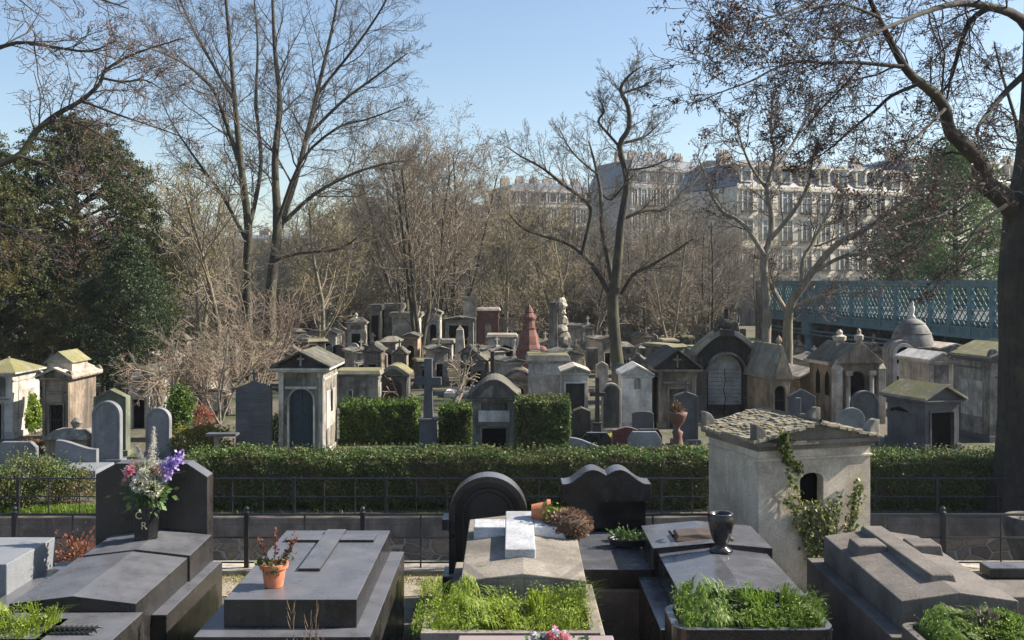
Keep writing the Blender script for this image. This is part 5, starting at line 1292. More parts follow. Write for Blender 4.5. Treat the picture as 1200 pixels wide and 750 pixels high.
for i, (px, k, yt, D_, wp, sh, lab) in enumerate(items):
    headstone(lab, px - wp / 2, px + wp / 2, yt, D_, sh, MM[k], .25 + .1 * (i % 3), face=(LIME if k == 's' and i % 2 else None), base=True)
# rows of small markers and little chapels half hidden in the far grounds
rd = random.Random(12)
mk = [headstone('small weathered %s grave marker in the crowded far rows' % ad, 300 + 40 * k, 312 + 40 * k, 404, 50, sh, mt, .3) for k, (sh, mt, ad) in enumerate([('flat', LIME2, 'flat grey'), ('round', LIME, 'round-headed pale'), ('gable', LIME2, 'gabled grey'), ('segment', LIME3, 'curved brownish'), ('flat', SOOT, 'flat sooty')])]
mk.append(stone_cross('small weathered cross-shaped grave marker in the crowded far rows', 760, 404, 52, .5, .14, LIME2, ped=.3))
for o in mk: o['group'] = 'small grave markers in the far rows'
for i in range(110):
    px = rd.choice([rd.uniform(0, 440), rd.uniform(570, 880), rd.uniform(430, 880)]); d = rd.uniform(46, 82)
    copy_thing(mk[rd.randrange(6)], (wx(px, d), d, GZ), rd.gauss(0, .2), rd.uniform(.7, 1.25))
cm_ = [chapel('little far-off pale gabled chapel tomb among the markers', 330, 352, 398, 404, 50, 1.6, LIME, LIME2, ('rect', .4, .6), None, 'gable', .12, finial='cross'),
       chapel('little far-off sooty chapel tomb with flat roof among the markers', 776, 796, 398, 402, 50, 1.5, SOOT, MOSSY, ('arch', .5, .75), None, 'flat', .1),
       chapel('little far-off grey hipped chapel tomb among the markers', 724, 744, 402, 408, 46, 1.5, LIME2, LIME2, ('arch', .45, .7), None, 'hip', .1),
       chapel('little far-off brown steep-roofed chapel tomb among the markers', 232, 252, 400, 408, 46, 1.5, LIME3, SOOT, ('rect', .45, .7), None, 'steep', .1, finial='cross')]
cm_ = [q[0] for q in cm_]
for o in cm_: o['group'] = 'little chapel tombs in the far rows'
for (px, d) in [(436, 40), (455, 46), (468, 42), (498, 41), (515, 44), (548, 42), (560, 39), (584, 43), (603, 38), (640, 50), (668, 39), (190, 39), (232, 37), (340, 40), (360, 42), (735, 36), (757, 46), (800, 38), (830, 39), (888, 39), (955, 38), (1025, 41), (60, 36), (128, 38), (178, 44), (212, 52), (268, 46), (300, 58), (318, 44), (352, 62), (372, 47), (398, 60), (606, 60), (634, 42), (676, 44), (690, 62), (712, 50), (748, 40), (758, 56), (776, 62), (792, 43), (806, 58), (822, 48), (840, 62), (868, 46), (8, 46), (40, 56), (72, 48), (110, 54), (146, 46), (936, 50), (1000, 44), (1050, 48), (424, 44)]:
    copy_thing(cm_[rd.randrange(4)], (wx(px, d), d, GZ), rd.gauss(.1, .25), rd.uniform(.8, 1.2))

# ------------------------------------------------------------------ near graves
def ridge_slab(m, x0, x1, y0, y1, z0, ze, zr, zeb=None, zrb=None):
    """slab with a shallow ridge along its length; eaves ze, ridge zr at the front, zeb/zrb at the back"""
    zeb = ze if zeb is None else zeb; zrb = zr if zrb is None else zrb; xc = (x0 + x1) / 2
    return m.add([(x0, y0, z0), (x1, y0, z0), (x1, y0, ze), (xc, y0, zr), (x0, y0, ze), (x0, y1, z0), (x1, y1, z0), (x1, y1, zeb), (xc, y1, zrb), (x0, y1, zeb)],
                 [(0, 1, 2, 3, 4), (9, 8, 7, 6, 5), (0, 5, 6, 1), (1, 6, 7, 2), (2, 7, 8, 3), (3, 8, 9, 4), (4, 9, 5, 0)])
# A: dark granite grave with tall headstone
t = thing('grave', 'dark granite grave with tall stele, sloping ridged slab and lower front ledge at left', 'grave', (-3.3, 8.0, 0))
X = lambda px, D: wx(px, D) + 3.3
D_ = 10.05; zt_ = wz(543, D_)
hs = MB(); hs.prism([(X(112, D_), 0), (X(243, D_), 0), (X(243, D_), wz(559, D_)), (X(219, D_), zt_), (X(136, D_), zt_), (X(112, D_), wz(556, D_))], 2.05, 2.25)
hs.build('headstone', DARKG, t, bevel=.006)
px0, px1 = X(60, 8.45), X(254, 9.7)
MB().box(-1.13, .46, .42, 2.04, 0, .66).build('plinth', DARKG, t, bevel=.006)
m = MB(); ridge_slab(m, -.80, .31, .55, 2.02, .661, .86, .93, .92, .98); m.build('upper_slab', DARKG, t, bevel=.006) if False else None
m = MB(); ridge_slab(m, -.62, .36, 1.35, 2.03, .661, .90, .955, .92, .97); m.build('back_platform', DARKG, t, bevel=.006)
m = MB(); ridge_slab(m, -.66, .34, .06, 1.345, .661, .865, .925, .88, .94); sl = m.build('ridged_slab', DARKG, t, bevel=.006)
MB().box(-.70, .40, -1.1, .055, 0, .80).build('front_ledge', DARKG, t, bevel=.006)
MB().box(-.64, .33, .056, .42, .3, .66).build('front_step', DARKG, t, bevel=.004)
# dark palm branch ornament
m = MB(); p0 = Vector((-.06, -.42, .812))
m.tube([(p0.x - .1, p0.y, p0.z), (p0.x + .1, p0.y + .01, p0.z + .008), (p0.x + .26, p0.y + .04, p0.z)], [.008, .012, .006], 7)
for k in range(9):
    f = k / 8; x = p0.x - .06 + .3 * f
    for sg in (-1, 1): m.tube([(x, p0.y, p0.z + .01), (x + .04, p0.y + sg * .03, p0.z + .025), (x + .07, p0.y + sg * .055, p0.z + .004)], [.009, .011, .003], 6)
po = m.build('palm_branch', plain('dark_bronze', (.035, .035, .03), .3, .6, .3), None, smooth=True); po.location = (-3.3, 8.0, 0)
tag(po, 'dark bronze palm branch lying on the front ledge of the left grave', 'ornament')
# vase with initials and its bouquet
D_ = 9.75; vx = wx(172, D_); vz = .965
t = thing('flower_vase', 'black faceted granite vase lettered C R before the tall stele', 'vase', (vx, D_, vz))
H = wz(592, D_) - vz
def vring(k, z):    # six-sided outline with one broad face turned to the viewer
    return [(x * k * 1.16, y * k, z) for x, y in ((-.115, -.03), (-.085, -.10), (.048, -.105), (.115, -.03), (.07, .095), (-.08, .095))]
rings = [vring(.86, 0), vring(.84, .02), vring(.98, H * .8), vring(1.04, H - .015), vring(1.04, H), vring(.84, H), vring(.78, H - .05)]
vs = [p for r in rings for p in r]; fs = [(6 * l + k, 6 * l + (k + 1) % 6, 6 * l + 6 + (k + 1) % 6, 6 * l + 6 + k) for l in range(6) for k in range(6)]
fs += [tuple(range(5, -1, -1)), tuple(range(36, 42))]
MB().add(vs, fs).build('body', BLACKG, t, bevel=.002)
gold = plain('gilt_letters', (.55, .45, .28), .35, .3, .1)
for ch, lx, lz in (('C', -.040, .20), ('R', .008, .10)):
    cu = bpy.data.curves.new('letter', 'FONT'); cu.body = ch; cu.size = .10; cu.extrude = .0025; cu.align_x = 'CENTER'; cu.resolution_u = 4
    tmp = bpy.data.objects.new('letter_curve', cu); C.objects.link(tmp); dg = bpy.context.evaluated_depsgraph_get(); me = bpy.data.meshes.new_from_object(tmp.evaluated_get(dg))
    bpy.data.objects.remove(tmp); me.materials.clear(); me.materials.append(gold); o = bpy.data.objects.new('letter', me); C.objects.link(o); o.parent = t
    o.rotation_euler = (R(87), 0, R(-2)); kk = .84 + .14 * (lz + .03) / (H * .8); o.location = (lx, -.105 * kk - .0045, lz)
rng = np.random.default_rng(9)
t = thing('flower_bouquet', 'bouquet of white, pink and purple flowers with pampas plume in the black faceted vase', 'bouquet', (vx, D_, vz + H))
def petals(name, c, s, n, size, mat, seed):
    rg = np.random.default_rng(seed); cc = np.array(c) + rg.normal(0, 1, (n, 3)) * np.array(s); V, Q = leaves(cc, size, seed, aspect=.7); return fast(name, V, Q, mat, t)
WP = leaf('white_petals', [(.62, .6, .52), (.75, .74, .66), (.55, .58, .42)], .3); PK = leaf('pink_petals', [(.65, .16, .30), (.75, .45, .5), (.7, .25, .4)], .3)
PU = leaf('purple_petals', [(.28, .16, .5), (.42, .3, .68), (.62, .55, .8)], .3); GP = leaf('palepink_petals', [(.7, .55, .5), (.78, .66, .6)], .3)
FL = leaf('bouquet_leaves', [(.06, .13, .05), (.14, .22, .06), (.03, .07, .04)], .3)
petals('leaves', (0, 0, .16), (.09, .06, .10), 520, .030, FL, 1)
def pompon(name, c, r, n, size, mat, seed):
    rg = np.random.default_rng(seed); d = rg.normal(0, 1, (n, 3)); d /= np.linalg.norm(d, axis=1)[:, None]; V, Q = leaves(np.array(c) + d * r * rg.uniform(.75, 1, (n, 1)), size, seed, aspect=.7); return fast(name, V, Q, mat, t)
pompon('hydrangea', (.0, -.05, .30), .07, 380, .017, WP, 31); pompon('chrysanthemum', (-.04, -.07, .22), .085, 480, .016, WP, 2); pompon('chrysanthemum', (.08, -.06, .17), .09, 520, .013, leaf('cream_florets', [(.5, .5, .36), (.7, .68, .55), (.3, .36, .16)], .3), 3)
pompon('rose', (.09, -.02, .33), .06, 200, .022, GP, 4); pompon('rose', (.16, .0, .30), .05, 150, .022, GP, 5)
pompon('pink_flower', (-.15, -.04, .33), .05, 170, .02, PK, 6); pompon('pink_flower', (-.17, -.05, .24), .035, 110, .018, PK, 7); pompon('rose', (-.12, .0, .38), .04, 120, .02, GP, 8)
for k, (a, b_) in enumerate([((.14, -.02, .20), (.22, 0, .46)), ((.18, -.02, .26), (.33, 0, .50)), ((.16, .02, .32), (.30, .03, .43))]):
    rg = np.random.default_rng(20 + k); f = rg.random((170, 1)); c = np.array(a) * (1 - f) + np.array(b_) * f + rg.normal(0, .022, (170, 3)); V, Q = leaves(c, .017, 30 + k, aspect=.7); fast('purple_stock', V, Q, PU, t)
PLM = leaf('pampas_plume', [(.55, .53, .46), (.68, .66, .6)], .5)
for k, (a, b_, s_) in enumerate([((.04, .02, .3), (.06, .03, .74), .035), ((-.03, .02, .35), (-.10, .02, .56), .03)]):
    rg = np.random.default_rng(40 + k); f = rg.random((900, 1)); c = np.array(a) * (1 - f) + np.array(b_) * f + rg.normal(0, 1, (900, 3)) * s_ * (1.1 - f) * np.array([1, 1, .4]) + np.array([0, 0, 0]); V, Q = leaves(c, .016, 50 + k, aspect=.12); fast('plume', V, Q, PLM, t)
m = MB()
for k in range(14):
    a = rng.uniform(0, 6.28); e = (math.cos(a) * .2 * rng.uniform(.3, 1), math.sin(a) * .08, rng.uniform(.2, .48)); m.tube([(0, 0, -.12), (e[0] * .4, e[1] * .4, e[2] * .5), e], [.004, .004, .002], 5)
m.build('stems', FL, t)
V, Q = blades(np.array([[.10, -.05, .1]] * 5 + [[-.08, -.04, .1]] * 5), .22, .008, 1.1, 5); fast('ribbon_leaves', V, Q, leaf('mint_leaves', [(.3, .42, .36), (.4, .52, .42)], .3), t)

# B: flat black slab with relief cross
t = thing('grave', 'flat polished grave slab with low relief cross carrying a terracotta pot', 'grave', (-1.7, 7.58, 0))
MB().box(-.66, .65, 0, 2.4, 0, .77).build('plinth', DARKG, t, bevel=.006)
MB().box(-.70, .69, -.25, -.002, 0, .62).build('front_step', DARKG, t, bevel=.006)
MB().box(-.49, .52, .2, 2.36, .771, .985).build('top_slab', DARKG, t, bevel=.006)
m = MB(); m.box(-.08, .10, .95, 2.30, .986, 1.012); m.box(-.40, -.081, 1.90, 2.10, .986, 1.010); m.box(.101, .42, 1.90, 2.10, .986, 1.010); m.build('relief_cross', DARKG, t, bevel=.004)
D_ = 8.12; px_ = wx(321, D_)
t = thing('plant_pot', 'terracotta pot with reddish-stemmed leafy plant on the flat cross slab', 'flower pot', (px_, D_, .986))
MB().lathe([(.072, 0), (.095, .145), (.112, .147), (.115, .185), (.10, .186), (.097, .15), (.02, .15)], 0, 0, 28).build('pot', TERRA, t, smooth=False, bevel=.002)
c = []; st = []
for k in range(11):
    a = rng.uniform(0, 6.28); h_ = rng.uniform(.16, .27) if k < 7 else rng.uniform(.28, .42); e = np.array([math.cos(a) * .13, math.sin(a) * .1, h_]) if k < 7 else np.array([[-.12, 0, .36], [.02, 0, .41], [.14, .02, .33], [.19, 0, .38]][k - 7])
    st.append(([(0, 0, .15), tuple(e * np.array([.7, .7, .5]) + np.array([0, 0, .1])), tuple(e)], [.004, .003, .002]))
    if k < 7: c += [e * f + np.array([0, 0, .12 * (1 - f)]) + rng.normal(0, .025, 3) for f in np.linspace(.4, 1, 34)]
V, Q = tubes(st, 5); V[:, 2] += 0; fast('stem', V, Q, plain('red_stem', (.16, .05, .04), .7), t)
V, Q = leaves(np.array(c), .019, 6); fast('leaves', V, Q, leaf('pot_leaves', [(.04, .07, .025), (.09, .14, .04), (.13, .10, .05)], .3), t)
for e in ([-.12, 0, .38], [.02, 0, .43], [.14, .02, .35], [.19, 0, .40]):
    c = [np.array(e) * f + np.array([0, 0, .1 * (1 - f)]) + rng.normal(0, .012, 3) for f in np.linspace(.45, 1, 60)]
    V, Q = leaves(np.array(c), .015, 7); fast('red_spike', V, Q, leaf('red_bracts', [(.14, .05, .04), (.22, .09, .06), (.10, .07, .04)], .3), t)
# dry stalks in the foreground
t = thing('dry_weed', 'bare dry weed stalks standing in front of the flat cross slab', 'weed', (wx(358, 7.1), 7.1, 0))
pol = []
for (x, h_) in ((-.10, 1.18), (.02, 1.12), (.06, 1.22), (-.03, .98), (.10, 1.0)):
    tp = (x + .02, 0, h_); pol.append(([(x * .5, 0, 0), (x * .9, .01, h_ * .5), tp], [.004, .003, .0015]))
    for k in range(7):
        z = h_ * (.72 + .26 * rng.random()); s_ = rng.choice([-1, 1]); pol.append(([(x, 0, z - .05), (x + s_ * .02, .005, z), (x + s_ * .03, 0, z + .05)], [.002, .0022, .001]))
V, Q = tubes(pol, 5); fast('stalks', V, Q, plain('dry_stalk', (.22, .15, .09), .8), t)

# C: grey stone ridged grave with white cross
t = thing('grave', 'grey weathered stone ridged grave with thick pale cross before the black arched headstone', 'grave', (.1, 8.28, 0))
RS = stone('grave_grey_stone', (.235, .21, .175), (.09, .08, .07), moss=.12, streak=.2, stain=.5, blocks=(.7, .5))
m = MB(); ridge_slab(m, -.515, .50, .0, 1.75, .6, .98, 1.04, 1.07, 1.13); m.build('ridged_slab', RS, t, bevel=.008)
MB().box(-.66, .64, -.16, 1.95, 0, .60).build('plinth', RS, t, bevel=.01)
cm = stone('cross_pale_marble', (.44, .45, .47), (.25, .26, .28), streak=.1, stain=.2, rough=.55)
m = MB()
def zr(y, x): return 1.04 + .09 * y / 1.75 - abs(x) * .12
m.add([(-.16, .42, zr(.42, .1) - .02), (.10, .42, zr(.42, .1) - .02), (.10, 1.60, zr(1.6, .1) - .02), (-.16, 1.60, zr(1.6, .1) - .02), (-.16, .42, zr(.42, 0) + .065), (.10, .42, zr(.42, 0) + .065), (.10, 1.60, zr(1.6, 0) + .065), (-.16, 1.60, zr(1.6, 0) + .065)],
      [(0, 3, 2, 1), (4, 5, 6, 7), (0, 1, 5, 4), (1, 2, 6, 5), (2, 3, 7, 6), (3, 0, 4, 7)])
for (xa, xb) in ((-.45, -.161), (.101, .39)):
    m.add([(xa, 1.08, 1.0), (xb, 1.08, 1.0), (xb, 1.34, 1.02), (xa, 1.34, 1.02), (xa, 1.08, zr(1.08, 0) + .062), (xb, 1.08, zr(1.08, 0) + .062), (xb, 1.34, zr(1.34, 0) + .062), (xa, 1.34, zr(1.34, 0) + .062)],
          [(0, 3, 2, 1), (4, 5, 6, 7), (0, 1, 5, 4), (1, 2, 6, 5), (2, 3, 7, 6), (3, 0, 4, 7)])
m.build('raised_cross', cm, t, bevel=.008)
# its arched black headstone, a stone of its own standing behind
D_ = 10.45; R_ = 46 / F * D_; zc = wz(604, D_)
t = thing('headstone', 'black arched headstone with deep round-headed recess behind the pale cross grave', 'gravestone', (wx(572, D_), D_, 0))
o_ = [(-R_, 0)] + [(R_ * math.cos(a), zc + R_ * math.sin(a)) for a in [PI - PI * i / 24 for i in range(25)]] + [(R_, 0)]
i_ = [(-R_ * .84, 0)] + [(R_ * .84 * math.cos(a), zc + R_ * .84 * math.sin(a)) for a in [PI - PI * i / 24 for i in range(25)]] + [(R_ * .84, 0)]
BLK = plain('black_marble', (.022, .022, .024), .35, 0, .3, 6, .001)
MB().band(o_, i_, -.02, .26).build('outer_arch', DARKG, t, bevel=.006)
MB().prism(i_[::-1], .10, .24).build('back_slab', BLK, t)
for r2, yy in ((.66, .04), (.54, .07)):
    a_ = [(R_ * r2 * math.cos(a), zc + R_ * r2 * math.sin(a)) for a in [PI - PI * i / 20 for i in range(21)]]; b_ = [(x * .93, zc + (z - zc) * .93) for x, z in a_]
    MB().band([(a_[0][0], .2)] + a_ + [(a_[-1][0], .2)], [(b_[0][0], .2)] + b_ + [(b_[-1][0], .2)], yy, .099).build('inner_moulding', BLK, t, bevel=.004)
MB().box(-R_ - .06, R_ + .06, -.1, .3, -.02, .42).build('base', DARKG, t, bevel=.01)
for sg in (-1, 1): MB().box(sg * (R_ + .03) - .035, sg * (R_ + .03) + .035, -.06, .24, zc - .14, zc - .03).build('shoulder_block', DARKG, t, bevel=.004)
# fallen pot with dried plant
D_ = 9.65; z0 = 1.12
t = thing('toppled_pot', 'toppled terracotta pot spilling a dried brown plant over the grey grave', 'flower pot', (wx(640, D_), D_, z0))
m = MB(); m.lathe([(.07, 0), (.10, .15), (.118, .152), (.12, .19), (.10, .19), (.02, .12)], 0, 0, 20)
m.v = [(z * .95 - .14, y, x * .98 + .11) for x, y, z in m.v]; m.f = [f[::-1] for f in m.f]; m.build('pot', TERRA, t, bevel=.002)
rg = np.random.default_rng(33); n = 1500
d = rg.normal(0, 1, (n, 3)); d /= np.linalg.norm(d, axis=1)[:, None]; c = np.array([.20, -.14, .03]) + d * np.array([.24, .2, .15]) * rg.uniform(.7, 1, (n, 1))
V, Q = leaves(c, .020, 33, aspect=.5); fast('dried_foliage', V, Q, leaf('dried_leaves', [(.12, .065, .045), (.20, .12, .08), (.28, .18, .12)], .2), t)
MB().ball((.20, -.14, .03), .2, 12, 8, (1.05, .9, .62)).build('root_mass', plain('dried_mass', (.07, .045, .03), .9), t)
c = rg.normal(0, .04, (140, 3)) + np.array([.03, -.1, .12]); V, Q = leaves(c, .022, 34); fast('green_sprig', V, Q, gr_m, t)

# planter with grass before C, pink slab and flowers in front
def trough(label, x0, x1, y0, y1, z, h, mat, th=.05, corner=.0, name='planter_trough'):
    t = thing(name, label, 'planter', ((x0 + x1) / 2, y0, z)); w_ = (x1 - x0) / 2; dd = y1 - y0
    def rect(i):
        r = max(.001, corner - i * .6); p = []
        for (cx, cy, a0) in ((w_ - i - r, i + r, -PI / 2), (w_ - i - r, dd - i - r, 0), (-w_ + i + r, dd - i - r, PI / 2), (-w_ + i + r, i + r, PI)):
            for k in range(6): a = a0 + PI / 2 * k / 5; p.append((cx + r * math.cos(a), cy + r * math.sin(a)))
        return p
    o = rect(0); i = rect(th); n = len(o)
    vs = [(x, y, 0) for x, y in o] + [(x, y, h) for x, y in o] + [(x, y, h) for x, y in i] + [(x, y, h - .06) for x, y in i]
    fs = []
    for k in range(n):
        j = (k + 1) % n
        for l in range(3): fs.append((l * n + k, l * n + j, (l + 1) * n + j, (l + 1) * n + k))
    fs.append(tuple(range(n - 1, -1, -1)))
    m = MB(); m.add(vs, fs); m.build('trough', mat, t, bevel=.006)
    MB().prism_z(rect(th + .002), h - .058, h - .05).build('soil', plain('dark_soil', (.04, .03, .02), .95), t)
    return t
GR1 = leaf('bright_green_grass', [(.05, .10, .015), (.11, .21, .025), (.19, .30, .05), (.27, .30, .12)], .35)
GR2 = leaf('yellow_green_herb', [(.14, .22, .03), (.25, .34, .04), (.34, .40, .07)], .4)
def grassy(label, x0, x1, y0, y1, z, h, n, mat, seed, lean=.7, herb=None, hn=0, bw=.006, lo=.6, hi=1.2):
    rg = np.random.default_rng(seed)
    r = np.stack([rg.uniform(x0, x1, n), rg.uniform(y0, y1, n), np.full(n, z)], 1)
    cl = np.stack([rg.uniform(x0, x1, 60), rg.uniform(y0, y1, 60)], 1); cf = rg.uniform(lo, hi, 60)
    kf = lambda q: cf[np.argmin(((q[:, None, :2] - cl[None]) ** 2).sum(2), axis=1)]
    r[:, :2] = r[:, :2] * .8 + cl[np.argmin(((r[:, None, :2] - cl[None]) ** 2).sum(2), axis=1)] * .2
    k = kf(r)
    V, Q = blades(r, h, bw, lean, seed)
    V[:, 2] = z + (V[:, 2] - z) * np.repeat(k, 8)
    vs = [V]; qs = [Q]
    if hn:
        c = np.stack([rg.uniform(x0, x1, hn), rg.uniform(y0, y1, hn), z + h * rg.uniform(.2, .9, hn) ** 1.0], 1); c[:, 2] = z + (c[:, 2] - z) * kf(c) * 1.15
        V2, Q2 = leaves(c, .012, seed + 1, aspect=.4); vs.append(V2); qs.append(Q2 + len(V))
    o = fast('grass', np.concatenate(vs), np.concatenate(qs), mat); return tag(o, label, 'grass', kind='stuff')
trough('stone trough at the foot of the pale cross grave, overgrown with herbs', -.66, .64, 7.40, 8.08, 0, .86, RS, .07)
grassy('sunlit yellow green herbs overflowing the trough before the pale cross grave', -.74, .60, 7.46, 8.12, .80, .19, 1600, GR2, 3, .6, True, 5200, bw=.007, lo=.35, hi=1.5)
t = thing('grave', 'pink polished granite slab at the bottom edge under a small bunch of flowers', 'grave', (.1, 6.4, 0))
MB().box(-.48, .62, 0, .90, 0, .88).build('slab', PINKG, t, bevel=.01); MB().box(-.56, .70, -.1, 1.0, 0, .5).build('base', PINKG, t) if False else None
t = thing('flower_bunch', 'small bunch of white, blue and pink artificial flowers on the pink slab', 'flowers', (wx(650, 7.0), 7.05, .88))
for k in range(16):
    a = rng.uniform(0, 6.28); r_ = rng.uniform(0, .13); pompon('blossom', (math.cos(a) * r_ * 1.35, math.sin(a) * r_ * .7, .035 + rng.uniform(0, .06)), .028, 46, .016, [leaf('bluewhite_petals', [(.45, .52, .6), (.62, .66, .7)], .3), PK, WP, leaf('rosy_petals', [(.5, .12, .14), (.62, .3, .3)], .3)][k % 4], 60 + k)
petals('leaves', (0, 0, .03), (.1, .05, .02), 160, .02, FL, 90)

# D: black wavy-topped double headstone with low slab
D_ = 11.0; s = D_ / F; t = thing('grave', 'black grave whose headstone ends in two swelling curves, slab low in shade', 'grave', (wx(710, D_), D_, 0))
hw = 52 * s
top = []
for i in range(41):
    u = -1 + 2 * i / 40; a = abs(u)
    z = 549 + (8 * (1 - math.sin(min(1, a / .30) * PI / 2)) * .8 if a < .30 else 16.5 * (.5 - .5 * math.cos(PI * min(1, (a - .30) / .62))))
    top.append((u * hw, wz(z, D_)))
zsh = wz(586, D_)
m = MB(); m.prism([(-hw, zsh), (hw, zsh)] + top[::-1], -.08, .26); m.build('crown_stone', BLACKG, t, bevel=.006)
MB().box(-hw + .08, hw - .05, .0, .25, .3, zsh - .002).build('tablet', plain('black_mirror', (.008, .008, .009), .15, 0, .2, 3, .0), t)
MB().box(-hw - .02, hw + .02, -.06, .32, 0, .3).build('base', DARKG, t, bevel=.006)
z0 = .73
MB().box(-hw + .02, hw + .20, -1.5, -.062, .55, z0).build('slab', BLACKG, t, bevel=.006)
MB().box(-hw - .05, hw + .26, -1.56, -.061, 0, .549).build('plinth', stone('brown_plinth', (.16, .13, .10), (.06, .05, .04), streak=.5), t, bevel=.01)
t = thing('planter_bowl', 'low dark oval bowl of green plants on the shaded black slab', 'planter', (wx(735, 10.3), 10.3, z0))
m = MB(); m.lathe([(.10, 0), (.17, .02), (.20, .09), (.18, .09), (.15, .06)], 0, 0, 20); m.v = [(x, y * .6, z) for x, y, z in m.v]; m.build('bowl', IRON, t)
rg = np.random.default_rng(2); c = rg.normal(0, 1, (300, 3)) * np.array([.08, .04, .035]) + np.array([0, 0, .12]); V, Q = leaves(c, .02, 2); fast('leaves', V, Q, FL, t)

# E: black polished grave with vase
t = thing('grave', 'black polished ridged grave with raised head platform and rounded grass trough', 'grave', (1.83, 8.06, 0))
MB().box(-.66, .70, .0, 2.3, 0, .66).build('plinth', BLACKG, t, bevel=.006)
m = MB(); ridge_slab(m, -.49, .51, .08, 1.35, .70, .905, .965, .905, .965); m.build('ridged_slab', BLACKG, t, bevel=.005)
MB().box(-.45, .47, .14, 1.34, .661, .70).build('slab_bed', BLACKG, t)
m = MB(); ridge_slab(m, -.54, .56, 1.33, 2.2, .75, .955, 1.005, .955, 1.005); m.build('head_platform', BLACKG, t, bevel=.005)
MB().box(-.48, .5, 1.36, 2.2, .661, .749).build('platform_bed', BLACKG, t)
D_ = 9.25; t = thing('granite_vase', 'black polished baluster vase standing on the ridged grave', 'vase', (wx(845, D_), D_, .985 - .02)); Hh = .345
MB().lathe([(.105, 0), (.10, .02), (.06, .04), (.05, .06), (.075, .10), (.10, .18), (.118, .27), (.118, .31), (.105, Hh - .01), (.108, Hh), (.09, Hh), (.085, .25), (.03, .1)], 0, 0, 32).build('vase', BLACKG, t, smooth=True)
t = thing('memorial_plaque', 'brownish open-book plaque lying behind the baluster vase', 'plaque', (wx(822, 9.75), 9.6, 1.0))
m = MB(); m.add([(-.28, -.08, -.015), (.16, -.08, -.025), (.16, .22, -.02), (-.28, .22, -.015), (-.25, -.05, .03), (-.06, -.05, .045), (.13, -.05, .03), (.13, .2, .03), (-.06, .2, .045), (-.25, .2, .03)],
          [(0, 3, 2, 1), (4, 5, 8, 9), (5, 6, 7, 8), (0, 1, 6, 5, 4), (1, 2, 7, 6), (2, 3, 9, 8, 7), (3, 0, 4, 9)]); m.build('book_plaque', plain('brown_bronze', (.10, .075, .055), .5, .3), t, bevel=.004)
m = MB(); m.tube([(-.3, -.05, .03), (-.32, .02, .05), (-.3, .09, .03)], .018, 7); m.tube([(.18, -.03, .0), (.22, -.06, .02), (.26, -.06, -.01)], .014, 7); m.build('scroll', plain('brown_bronze', (1, 1, 1)), t)
trough('black rounded trough of tall grass at the foot of the vase grave', 1.18, 2.36, 7.44, 8.04, 0, .87, BLACKG, .06, corner=.13)
grassy('thick tuft of long bright green grass in the black rounded trough', 1.22, 2.30, 7.47, 8.0, .83, .21, 1300, GR1, 5, .55, True, 2600, bw=.0095)

# F: right grave with big raised cross
t = thing('grave', 'shaded grey stone grave with a large raised cross at the right', 'grave', (3.42, 7.84, 0))
FS = stone('grave_brown_grey', (.135, .12, .105), (.06, .055, .05), streak=.1, stain=.4, rough=.7)
m = MB(); ridge_slab(m, -.44, .46, 0, 1.95, .72, .955, 1.02, .97, 1.035); m.build('ridged_slab', FS, t, bevel=.008)
MB().box(-.56, .58, -.12, 2.1, 0, .72).build('plinth', FS, t, bevel=.008)
m = MB()
def zf(x): return 1.028 - abs(x - .01) * .125
def bar(x0, x1, y0, y1, fl=.0):
    zt1, zt2 = 1.068, 1.072
    m.add([(x0 - .02, y0 - .02, zf(x0) - .03), (x1 + .02, y0 - .02, zf(x1) - .03), (x1 + .02, y1 + .02, zf(x1) - .03), (x0 - .02, y1 + .02, zf(x0) - .03), (x0, y0, zt1), (x1, y0, zt1), (x1, y1, zt2), (x0, y1, zt2)],
          [(0, 3, 2, 1), (4, 5, 6, 7), (0, 1, 5, 4), (1, 2, 6, 5), (2, 3, 7, 6), (3, 0, 4, 7)])
bar(-.085, .105, .32, 1.93); bar(-.36, -.108, 1.22, 1.46); bar(.128, .38, 1.22, 1.46); m.build('raised_cross', FS, t, bevel=.012)
trough('stone trough at the foot of the big cross grave on the right', 2.9, 4.05, 7.10, 7.70, 0, .84, FS, .06, corner=.1)
grassy('green grass and weeds in the trough below the big cross', 3.0, 3.95, 7.2, 7.66, .79, .17, 2600, GR1, 7, .8, True, 1800)
t = thing('weed_plant', 'silvery dried rosette plant among the weeds at the lower right', 'weed', (wx(1155, 7.5), 7.5, .79))
rg = np.random.default_rng(71); c = rg.normal(0, 1, (260, 3)) * np.array([.05, .04, .05]) + np.array([0, 0, .11]); V, Q = leaves(c, .026, 71); fast('leaves', V, Q, leaf('silver_dry', [(.16, .12, .10), (.26, .23, .2), (.08, .06, .05)], .2), t)
V, Q = tubes([([(0, 0, 0), (.02, 0, .1)], [.006, .004])], 5); fast('stem', V, Q, TWIGM, t)
t = thing('grave', 'small low dark grave slab at the far right edge behind the big cross grave', 'grave', (wx(1195, 10.6), 10.2, 0))
MB().box(-.32, .6, 0, .8, 0, .26).build('slab', FS, t, bevel=.01); MB().box(-.22, .7, .6, .85, .261, .38).build('headblock', DARKG, t, bevel=.02)

